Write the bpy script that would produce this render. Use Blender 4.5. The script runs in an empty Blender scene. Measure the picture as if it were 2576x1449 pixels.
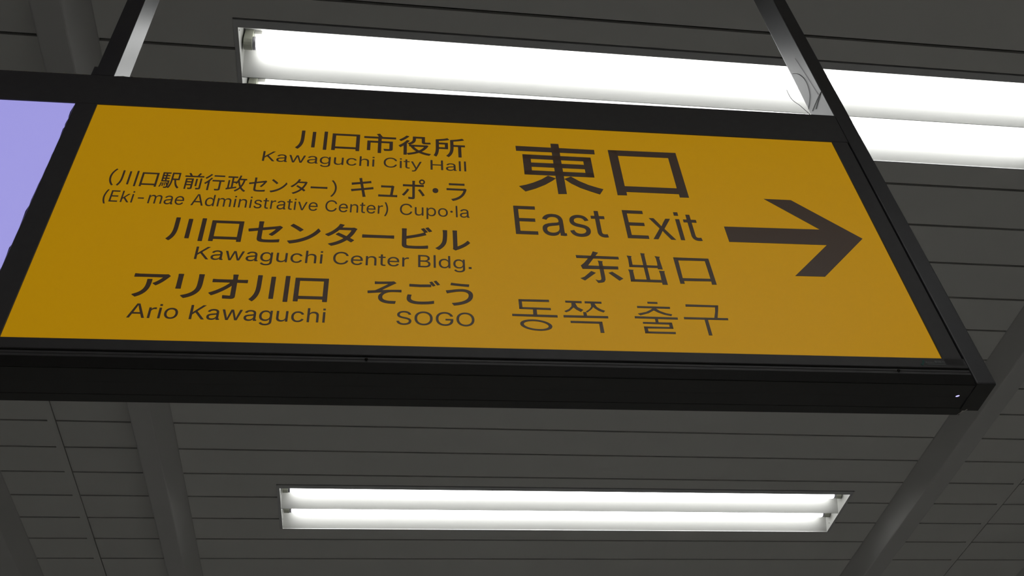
import bpy, bmesh, math, random
import mathutils.geometry
from mathutils import Matrix, Vector

# ------------------------------------------------------------------ camera, world, exposure
scene = bpy.context.scene
CAM_Z = 1.55                      # camera height above the floor
R = [[0.99068871, -0.11835603, -0.06728846], [0.03815641, 0.71579774, -0.69726443], [0.13069037, 0.68820451, 0.71364878]]                         # rows: camera right, camera down, camera forward
cam_data = bpy.data.cameras.new('camera')
cam_data.sensor_width = 36.0
cam_data.lens = 2451.667 / 2576 * 36.0
cam_data.clip_start = 0.02
cam = bpy.data.objects.new('camera', cam_data)
scene.collection.objects.link(cam)
m = Matrix.Identity(4)
for k in range(3):
    m[k][0] = R[0][k]; m[k][1] = -R[1][k]; m[k][2] = -R[2][k]
m[2][3] = CAM_Z
cam.matrix_world = m
scene.camera = cam

world = bpy.data.worlds.new('world')
scene.world = world
world.use_nodes = True
world.node_tree.nodes['Background'].inputs[0].default_value = (0.6, 0.62, 0.6, 1)
world.node_tree.nodes['Background'].inputs[1].default_value = 0.003

scene.view_settings.view_transform = 'Standard'
scene.view_settings.look = 'None'
scene.view_settings.gamma = 1.0
scene.view_settings.use_curve_mapping = False
scene.view_settings.exposure = 0.0
TUBE = 7.4                       # radiance of the fluorescent tubes
YELLOW = (0.335, 0.170, 0.0006)     # backlit yellow acrylic
LILAC = (0.31, 0.29, 0.70)        # backlit pale panel

# ------------------------------------------------------------------ helpers
C = scene.collection
H = 2.30                          # ceiling above the camera
ZC = CAM_Z + H


def mat(name, color, rough=0.5, metal=0.0, emit=None, strength=1.0, noise=0.0, nscale=30.0, bump=0.0, spec=0.5, coat=0.0):
    mt = bpy.data.materials.new(name)
    mt.use_nodes = True
    nt = mt.node_tree
    b = nt.nodes['Principled BSDF']
    b.inputs['Base Color'].default_value = (*color, 1)
    b.inputs['Roughness'].default_value = rough
    b.inputs['Metallic'].default_value = metal
    b.inputs['Specular IOR Level'].default_value = spec
    b.inputs['Coat Weight'].default_value = coat
    if noise > 0 or bump > 0:
        tc = nt.nodes.new('ShaderNodeTexCoord')
        nz = nt.nodes.new('ShaderNodeTexNoise')
        nz.inputs['Scale'].default_value = nscale
        nz.inputs['Detail'].default_value = 5
        nt.links.new(tc.outputs['Object'], nz.inputs['Vector'])
        if noise > 0:
            mx = nt.nodes.new('ShaderNodeMix'); mx.data_type = 'RGBA'
            mx.inputs[6].default_value = tuple(c * (1 - noise) for c in color) + (1,)
            mx.inputs[7].default_value = tuple(min(1, c * (1 + noise)) for c in color) + (1,)
            nt.links.new(nz.outputs['Fac'], mx.inputs[0])
            nt.links.new(mx.outputs[2], b.inputs['Base Color'])
        if bump > 0:
            bp = nt.nodes.new('ShaderNodeBump')
            bp.inputs['Strength'].default_value = bump
            bp.inputs['Distance'].default_value = 0.001
            nt.links.new(nz.outputs['Fac'], bp.inputs['Height'])
            nt.links.new(bp.outputs['Normal'], b.inputs['Normal'])
    if emit:
        b.inputs['Emission Color'].default_value = (*emit, 1)
        b.inputs['Emission Strength'].default_value = strength
    return mt


M = dict(
    plank=mat('painted_plank', (0.655, 0.645, 0.615), 0.42, noise=0.05, nscale=3.0, bump=0.05),
    deck=mat('dark_deck', (0.075, 0.064, 0.046), 0.9, noise=0.1),
    beam=mat('painted_beam', (0.56, 0.55, 0.535), 0.45, noise=0.06, nscale=4.0),
    reflector=mat('white_reflector', (0.49, 0.49, 0.465), 0.45, noise=0.04, nscale=6.0),
    flange=mat('flange_enamel', (0.56, 0.56, 0.56), 0.4, noise=0.04),
    socket=mat('socket_plastic', (0.42, 0.43, 0.36), 0.5, noise=0.05),
    cap=mat('tube_cap_metal', (0.45, 0.44, 0.48), 0.35, metal=0.8, noise=0.05),
    tube=mat('fluorescent_tube', (0.9, 0.9, 0.9), 0.3, emit=(0.98, 0.99, 1.0), strength=TUBE),
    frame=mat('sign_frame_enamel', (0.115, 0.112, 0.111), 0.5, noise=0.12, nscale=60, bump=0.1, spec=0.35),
    lip=mat('sign_shaded_enamel', (0.022, 0.021, 0.018), 0.5, noise=0.12, nscale=60, bump=0.1),  # darker copy of the frame enamel, with the underside shade in its colour
    groove=mat('groove_shade_and_black_trim', (0.008, 0.008, 0.008), 0.8, noise=0.1),  # near-black: painted shade in the grooves, plain black on rivets and foil
    post=mat('satin_post_enamel', (0.080, 0.080, 0.084), 0.40, noise=0.08, nscale=40, spec=0.6),
    yellow=mat('yellow_acrylic', (0.36, 0.20, 0.001), 0.45, emit=YELLOW, noise=0.02, nscale=9, spec=0.4),
    lilac=mat('pale_acrylic', (0.5, 0.5, 0.6), 0.5, emit=LILAC, noise=0.02, nscale=9, spec=0.2),
    ink=mat('lettering_film', (0.085, 0.082, 0.075), 0.4, emit=(0.019, 0.010, 0.005), noise=0.05, spec=0.5),
    screw=mat('screw_head', (0.03, 0.028, 0.025), 0.2, metal=0.7, noise=0.1),
    steel=mat('bare_metal', (0.55, 0.52, 0.48), 0.4, metal=0.6, noise=0.1),
    dust=mat('grey_dust', (0.62, 0.60, 0.46), 1.0, noise=0.3, nscale=200),
    thread=mat('cobweb_thread', (0.20, 0.19, 0.19), 0.9, noise=0.1),
    glow=mat('light_leak', (0.5, 0.5, 0.6), 0.5, emit=(0.62, 0.58, 1.0), strength=1.0),
    marker=mat('teal_mark_film', (0.02, 0.10, 0.08), 0.5, emit=(0.004, 0.012, 0.010), noise=0.05),
    label=mat('grey_label_film', (0.24, 0.25, 0.25), 0.5, emit=(0.008, 0.009, 0.009), noise=0.05),
    floor=mat('floor_tile', (0.84, 0.83, 0.80), 0.5, noise=0.15, nscale=2.0),
    wall=mat('wall_panel', (0.68, 0.68, 0.66), 0.6, noise=0.1, nscale=1.5),
)


def link(name, me, m, parent=None):
    o = bpy.data.objects.new(name, me)
    C.objects.link(o)
    if m is not None:
        me.materials.append(m)
    if parent is not None:
        o.parent = parent
    return o


def empty(name, loc, rz=0.0):
    o = bpy.data.objects.new(name, None)
    C.objects.link(o)
    o.location = loc
    o.rotation_euler = (0, 0, rz)
    o.empty_display_size = 0.05
    return o


def add_box(bm, x0, x1, y0, y1, z0, z1):
    v = [bm.verts.new((x, y, z)) for z in (z0, z1) for y in (y0, y1) for x in (x0, x1)]
    for f in ((0, 2, 3, 1), (4, 5, 7, 6), (0, 1, 5, 4), (2, 6, 7, 3), (0, 4, 6, 2), (1, 3, 7, 5)):
        bm.faces.new([v[i] for i in f])
    return v


def finish(bm, name, bevel=0.0, seg=1):
    bmesh.ops.recalc_face_normals(bm, faces=bm.faces)
    if bevel > 0:
        bmesh.ops.bevel(bm, geom=bm.edges[:], offset=bevel, segments=seg, affect='EDGES', profile=0.5)
    me = bpy.data.meshes.new(name)
    bm.to_mesh(me)
    bm.free()
    return me


def box(name, x0, x1, y0, y1, z0, z1, m, parent=None, bevel=0.0, seg=1):
    bm = bmesh.new()
    add_box(bm, x0, x1, y0, y1, z0, z1)
    return link(name, finish(bm, name, bevel, seg), m, parent)


def add_prism(bm, pts, axis, a, b):
    """pts: closed 2D outline; axis 'x' (pts are y,z) or 'y' (pts are x,z)."""
    def P(p, t):
        return (t, p[0], p[1]) if axis == 'x' else (p[0], t, p[1])
    va = [bm.verts.new(P(p, a)) for p in pts]
    vb = [bm.verts.new(P(p, b)) for p in pts]
    n = len(pts)
    bm.faces.new(va)
    bm.faces.new(vb[::-1])
    for i in range(n):
        bm.faces.new((va[i], vb[i], vb[(i + 1) % n], va[(i + 1) % n]))


def add_lathe_x(bm, prof, cy, cz, n=24):
    """prof: list of (x, r); closed with end caps."""
    rings = []
    for x, r in prof:
        rings.append([bm.verts.new((x, cy + r * math.cos(2 * math.pi * i / n), cz + r * math.sin(2 * math.pi * i / n))) for i in range(n)])
    for a, b in zip(rings, rings[1:]):
        for i in range(n):
            bm.faces.new((a[i], a[(i + 1) % n], b[(i + 1) % n], b[i]))
    bm.faces.new(rings[0]); bm.faces.new(rings[-1][::-1])


def smooth(o):
    for p in o.data.polygons:
        p.use_smooth = len(p.vertices) <= 4
    return o


def subtract(rects, cut):
    out = []
    cx0, cx1, cy0, cy1 = cut
    for x0, x1, y0, y1 in rects:
        if cx0 >= x1 or cx1 <= x0 or cy0 >= y1 or cy1 <= y0:
            out.append((x0, x1, y0, y1)); continue
        if y0 < cy0: out.append((x0, x1, y0, cy0))
        if y1 > cy1: out.append((x0, x1, cy1, y1))
        a, b = max(y0, cy0), min(y1, cy1)
        if x0 < cx0: out.append((x0, cx0, a, b))
        if x1 > cx1: out.append((cx1, x1, a, b))
    return [r for r in out if r[1] - r[0] > 0.002 and r[3] - r[2] > 0.002]


# ------------------------------------------------------------------ the room
XL, XR, YN, YF = -6.5, 8.5, -6.0, 9.5
for nm, b, mm in (('floor', (XL, XR, YN, YF, -0.1, 0.0), 'floor'),
                  ('wall_left', (XL - .1, XL, YN, YF, 0.0, ZC + .3), 'wall'),
                  ('wall_right', (XR, XR + .1, YN, YF, 0.0, ZC + .3), 'wall'),
                  ('wall_near', (XL, XR, YN - .1, YN, 0.0, ZC + .3), 'wall'),
                  ('wall_far', (XL, XR, YF, YF + .1, 0.0, ZC + .3), 'wall')):
    o = box(nm, *b, M[mm]); o['kind'] = 'structure'

# recessed twin-tube fixtures: x0, x1 and near edge y0 of each opening, in ceiling heights
W2 = 0.1293                       # opening width (both troughs)
FX = [(-0.1720, 0.8850, 0.5762), (-0.1668, 0.8890, 1.4716), (-0.1720, 0.8850, -0.3190),
      (-0.1668, 0.8890, 2.3670), (-0.1668, 0.8890, 3.2620), (-0.1720, 0.8850, -1.2140),  # unseen lights that carry the row on, added for bounce light
      (1.5480, 2.6050, 0.5762)]  # unseen light added to the right to brighten ceiling and frame
FLX, FLY = 0.0050, 0.0095
cuts = [((x0 - FLX) * H - .0006, (x1 + FLX) * H + .0006, (y0 - FLY) * H - .0045, (y0 + W2) * H + .0046) for x0, x1, y0 in FX]

# ceiling: a dark deck with the painted planks hung below it
bm = bmesh.new()
rects = [(XL, XR, YN, YF)]
for c in cuts:
    rects = subtract(rects, c)
for r in rects:
    add_box(bm, *r, ZC + 0.016, ZC + 0.05)
ceiling = link('ceiling', finish(bm, 'ceiling'), M['deck'])
ceiling['kind'] = 'structure'

PITCH = 0.06895
SEAM0 = 0.5350
GAP = 0.0085
JGAP = 0.012
BEAMW, BEAMS, BEAME = 0.068, 0.020, 0.034
beam_x = [-0.389, -0.686, 0.979, 1.383, -2.01, 2.70]     # left edge of each beam
bays = [(-0.618, -0.505, True, False), (-0.505, -0.389, False, False), (-0.325, 0.979, False, False),
        (1.047, 1.215, True, False), (1.215, 1.383, False, False), (-1.942, -0.686, False, False)]
rest_bm = bmesh.new()
plank_cache = {}
rows = [(k, SEAM0 + k * PITCH) for k in range(-44, 51)]
for k, ys in rows:
    y0, y1 = ys * H + GAP / 2, (ys + PITCH) * H - GAP / 2
    if y0 < YN or y1 > YF:
        continue
    for bx0, bx1, jr, _ in bays + [(1.451, 2.70, False, True), (2.768, 3.69, False, True), (-2.82, -2.01, False, True)]:
        x0, x1 = bx0 * H, bx1 * H
        if jr: x1 -= JGAP * H          # the flat flange beside a panel joint
        if abs(bx0 + 0.505) < 1e-6 or abs(bx0 - 1.215) < 1e-6: x0 += 0.003
        near = -3 <= k <= 18 and not _ and bx0 > -1.0
        rs = [(x0, x1, y0, y1)]
        for c in cuts:
            rs = subtract(rs, c)
        if not rs:
            continue
        if near:
            whole = len(rs) == 1 and rs[0] == (x0, x1, y0, y1)
            if whole and bx0 in plank_cache:
                o = bpy.data.objects.new('plank', plank_cache[bx0]); C.objects.link(o)
                o.parent = ceiling
                o.location = (0, y0, ZC)
                continue
            b2 = bmesh.new()
            for r in rs:
                add_box(b2, r[0], r[1], r[2] - y0, r[3] - y0, 0, 0.012)
            me = finish(b2, 'plank')
            o = link('plank', me, M['plank'], ceiling)
            o.location = (0, y0, ZC)
            if whole: plank_cache[bx0] = me
        else:
            for r in rs:
                add_box(rest_bm, *r, ZC, ZC + 0.012)
o = link('far_planks', finish(rest_bm, 'far_planks'), M['plank'], ceiling)
o['kind'] = 'stuff'
for jx in (-0.505, 1.215):
    box('joint_strip', (jx - JGAP) * H, jx * H - 0.001, YN, YF, ZC, ZC + 0.013, M['plank'], ceiling)

# ceiling beams
for i, bx in enumerate(beam_x):
    x0, x1 = bx * H, (bx + BEAMW) * H
    bm = bmesh.new()
    s, e = BEAMS * H, BEAME * H
    if bx < 0:
        x1 = (bx + (0.064 if bx > -0.5 else BEAMW)) * H
        sl, sr = 0.0115 * H, s
    else:
        sl, sr = s, 0.0115 * H
    add_prism(bm, [(x0, ZC + .012), (x0, ZC), (x0 + sl, ZC - e), (x1 - sr, ZC - e), (x1, ZC), (x1, ZC + .012)], 'y', YN, YF)
    o = link('trim_%d' % (i + 1), finish(bm, 'beam', bevel=0.004, seg=2), M['beam'])
    o['kind'] = 'structure'


# ------------------------------------------------------------------ light fixtures
def fixture(x0, x1, y0, label):
    X0, X1, Y0 = x0 * H, x1 * H, y0 * H
    root = empty('ceiling_light', (X0, Y0, ZC))
    root['label'] = label; root['category'] = 'ceiling light'; root['group'] = 'recessed twin-tube ceiling lights'
    L = X1 - X0; W = W2 * H; w = W / 2; D = 0.092; s = 0.6 * D
    h = 0.050; r = 0.019
    pts = [(0, 0.001), (s, D), (w - s, D), (w - 0.0008, 0.0), (w + 0.0008, 0.0), (w + s, D), (W - s, D), (W, 0.001), (W, D + .02), (0, D + .02)]
    bm = bmesh.new()
    add_prism(bm, pts, 'x', 0.0, L)
    link('reflector', finish(bm, 'reflector'), M['reflector'], root)
    bm = bmesh.new()                                   # rolled rim round the opening
    fx, fy = FLX * H, FLY * H
    add_box(bm, -fx, L + fx, -fy, 0, -0.002, 0.012)
    add_box(bm, -fx, L + fx, W, W + 0.004, -0.002, 0.012)
    add_box(bm, -fx, -0.003, 0, W, -0.002, 0.012)
    add_box(bm, L + 0.003, L + fx, 0, W, -0.002, 0.012)
    link('rim', finish(bm, 'rim'), M['flange'], root)
    for ex in (0, 1):
        a, b = (-0.003, 0.0) if ex == 0 else (L, L + 0.003)
        ep = box('end_plate', a, b, 0, W, -0.002, D + .02, M['reflector'], root)
        sg = 1 if ex == 0 else -1
        e0 = b if ex == 0 else a
        for yy in (0.018, W - 0.045):
            b2 = bmesh.new()
            add_lathe_x(b2, [(e0 - sg * 0.0005, 0.0018), (e0 + sg * 0.0008, 0.0018)], yy, 0.016, 8)
            link('rivet', finish(b2, 'rivet'), M['groove'], ep)
        for t in (0, 1):
            cy = t * w + w / 2
            sx0, sx1 = (0.004, 0.027) if ex == 0 else (L - 0.027, L - 0.004)
            b2 = bmesh.new()
            pr = [(cy - .017, D), (cy - .017, h - .006), (cy - .012, h - .015), (cy - .004, h - .019), (cy + .004, h - .019), (cy + .012, h - .015), (cy + .017, h - .006), (cy + .017, D)]
            add_prism(b2, pr, 'x', sx0, sx1)
            link('socket', finish(b2, 'socket', bevel=0.001), M['socket'], root)
            b2 = bmesh.new()
            bx = (0.027, 0.048) if ex == 0 else (L - 0.048, L - 0.027)
            add_box(b2, bx[0], bx[1], cy - .014, cy + .014, D - 0.016, D)
            link('bracket', finish(b2, 'bracket', bevel=0.001), M['reflector'], root)
    for t in (0, 1):
        cy = t * w + w / 2
        ta, tb = 0.0360, L - 0.0365
        b2 = bmesh.new()
        add_lathe_x(b2, [(ta, r * .80), (ta + .002, r * .95), (ta + .005, r), (tb - .005, r), (tb - .002, r * .95), (tb, r * .80)], cy, h, 28)
        tube = smooth(link('tube', finish(b2, 'tube'), M['tube'], root))
        for c0, c1 in ((0.027, ta), (tb, L - 0.027)):
            b2 = bmesh.new()
            add_lathe_x(b2, [(c0, r * .9), (c0 + .0005, r * .93), (c1 - .0005, r * .93), (c1, r * .9)], cy, h, 20)
            smooth(link('end_cap', finish(b2, 'end_cap'), M['cap'], tube))
    return root


fixture(*FX[0], 'recessed twin-tube light just above the top rail of the hanging sign')
fixture(*FX[1], 'recessed twin-tube light with both tubes in full view below the hanging sign')
fixture(*FX[2], 'recessed twin-tube light overhead behind the viewer')
fixture(*FX[3], 'unseen twin-tube light added beyond the one below the sign for bounce light')
fixture(*FX[4], 'unseen twin-tube light added farthest away along the row for bounce light')
fixture(*FX[5], 'unseen twin-tube light added farthest behind the viewer for bounce light')
fixture(*FX[6], 'unseen twin-tube light added in the bay to the right to brighten the room')

# ------------------------------------------------------------------ the hanging sign (local frame: u along it, n away from the viewer, z up from the camera height)
sign = empty('hanging_sign', (0, 0, CAM_Z), -0.010719)
sign['label'] = 'dark-framed hanging station sign with backlit yellow East Exit panel and black arrow'
sign['category'] = 'sign'
ZP = H - 0.0                       # posts reach the ceiling
ZB, ZT = 0.866, 1.5460
UL, UR = -1.875, 0.8775
PY0, PY1, PZ0, PZ1 = -0.5075, 0.8125, 0.9138, 1.4570
MU0 = -0.5435
NB = 1.0575

box('top_rail', UL + 0.030, 0.8465, 1.000, NB, PZ1, ZT, M['frame'], sign, bevel=0.0012)
box('mullion', MU0, PY0, 1.000, 1.03, PZ0 + .0005, PZ1 - .0005, M['frame'], sign, bevel=0.0008)
box('side_rail', PY1, 0.8435, 1.000, 1.03, PZ0 - .0165, PZ1 - .0005, M['frame'], sign, bevel=0.0008)
box('side_rail', UL + 0.0335, MU0 - 1.30, 1.000, 1.03, PZ0, PZ1 - .0005, M['frame'], sign, bevel=0.0008)
# bottom rail: face strip, groove, two narrow strips, dark lip
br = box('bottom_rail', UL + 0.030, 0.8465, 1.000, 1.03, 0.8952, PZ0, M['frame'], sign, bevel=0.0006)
box('groove_shade', UL + 0.031, 0.8460, 1.004, 1.03, 0.8915, 0.8952, M['groove'], br)  # near-black strip that paints the shade inside the groove
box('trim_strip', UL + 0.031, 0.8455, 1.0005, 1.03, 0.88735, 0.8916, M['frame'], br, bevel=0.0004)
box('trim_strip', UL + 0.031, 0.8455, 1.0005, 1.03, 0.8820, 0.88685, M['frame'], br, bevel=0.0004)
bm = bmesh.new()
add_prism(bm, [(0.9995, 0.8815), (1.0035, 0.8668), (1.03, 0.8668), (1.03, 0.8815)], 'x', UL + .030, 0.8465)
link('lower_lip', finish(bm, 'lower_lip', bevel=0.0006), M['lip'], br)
# narrow groove between side rail and end post
box('groove_shade', 0.8430, 0.8470, 1.0035, 1.02, 0.884, PZ1 - 0.02, M['groove'], sign)  # shade of this groove, again as a near-black strip
# case underside and back
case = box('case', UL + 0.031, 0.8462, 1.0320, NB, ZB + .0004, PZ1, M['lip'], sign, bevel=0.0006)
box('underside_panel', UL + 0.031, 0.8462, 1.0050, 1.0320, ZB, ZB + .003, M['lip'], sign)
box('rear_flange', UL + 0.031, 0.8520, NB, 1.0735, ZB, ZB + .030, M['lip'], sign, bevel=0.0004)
bm = bmesh.new()                                       # peeled bright corner of the rear flange
v = [bm.verts.new(p) for p in ((0.8465, 1.0738, ZB - .0006), (0.8590, 1.0590, ZB - .0008), (0.8555, 1.0570, ZB - .0006), (0.8600, 1.0630, ZB + .004), (0.8520, 1.0735, ZB + .003))]
bm.faces.new((v[0], v[1], v[2])); bm.faces.new((v[0], v[1], v[3], v[4]))
link('bent_corner', finish(bm, 'bent_corner'), M['steel'], sign)
# small hole in the underside through which the backlight shows
bm = bmesh.new()
n = 14
vv = [bm.verts.new((0.8295 + 0.0026 * math.cos(2 * math.pi * i / n) - 0.0010 * math.sin(2 * math.pi * i / n), 1.0290 + 0.0022 * math.sin(2 * math.pi * i / n), ZB - 0.0002)) for i in range(n)]
bm.faces.new(vv)
o = link('light_hole', finish(bm, 'light_hole'), M['glow'], sign)
o['label'] = 'tiny pale lilac point of light in the underside'

# hanger posts: run from the underside (right end) or the top rail (middle) to the ceiling
rp = box('hanger_post', 0.8468, UR, 1.0000, 1.0620, ZB - .0004, ZP - .001, M['post'], sign, bevel=0.0022, seg=2)
box('post_end_shade', 0.8475, UR - .001, 1.0015, 1.0615, ZB - .0007, ZB + .0004, M['lip'], rp)  # dark sheet added under the post, its shade put into the colour
mp = box('hanger_post', -0.5330, -0.4995, 1.0000, 1.0585, ZT + .0002, ZP - .001, M['post'], sign, bevel=0.0012, seg=2)
box('post_foot', -0.5386, -0.5335, 1.0005, 1.0585, ZT + .0002, 1.5730, M['post'], mp)
lp = box('hanger_post', UL, UL + 0.0300, 1.0000, 1.0620, ZB - .0004, ZP - .001, M['post'], sign, bevel=0.0022, seg=2)
for p, a, b in ((rp, 0.8468, UR), (mp, -0.5330, -0.4995), (lp, UL, UL + .03)):
    box('ceiling_plate', a - .03, b + .03, 0.975, 1.085, ZP - .007, ZP - .0005, M['post'], p, bevel=0.001)
# sheet-metal seam on the left face of the right post, as a raised hairline
for q in (-0.0301, 0.7338):
    bm = bmesh.new()
    bmesh.ops.create_uvsphere(bm, u_segments=12, v_segments=8, radius=0.0023)
    for vv in bm.verts:
        vv.co = Vector((vv.co.x + q, vv.co.y * 0.7 + 0.9995, vv.co.z + 0.8872))
    smooth(link('screw', finish(bm, 'screw'), M['screw'], br))
# dust hanging over the rear edge of the top rail
random.seed(4)
bm = bmesh.new()
u = -1.8
prev = None
while u < -0.25:
    z = ZT + 0.0026 + random.random() * 0.0022
    a = bm.verts.new((u, 1.0020, ZT - 0.0005)); b = bm.verts.new((u, 1.0022 + random.random() * .001, z))
    if prev and not (-0.541 < u < -0.497): bm.faces.new((prev[0], a, b, prev[1]))
    prev = (a, b)
    u += 0.002 + random.random() * 0.003
o = link('dust_fringe', finish(bm, 'dust_fringe'), M['dust'], sign)
o['kind'] = 'stuff'

yellow = box('face_panel', PY0 - .002, PY1 + .002, 1.0020, 1.006, PZ0 - .002, PZ1 + .002, M['yellow'], sign)
yellow['label'] = 'backlit yellow panel with black lettering and arrow'
lilac = box('face_panel', MU0 - 1.302, MU0 + .002, 1.0020, 1.006, PZ0 - .002, PZ1 + .002, M['lilac'], sign)
lilac['label'] = 'blank backlit pale lilac panel'
# ragged foil edge beside the lilac panel
bm = bmesh.new()
z = PZ0
prev = None
while z < PZ1:
    w_ = 0.0004 + (random.random() ** 3) * 0.0022
    a = bm.verts.new((MU0 + .0005, 0.9997, z)); b = bm.verts.new((MU0 - w_, 1.0012, z))
    if prev: bm.faces.new((prev[0], a, b, prev[1]))
    prev = (a, b)
    z += 0.006 + random.random() * 0.016
o = link('foil_edge', finish(bm, 'foil_edge'), M['groove'], sign)

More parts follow.
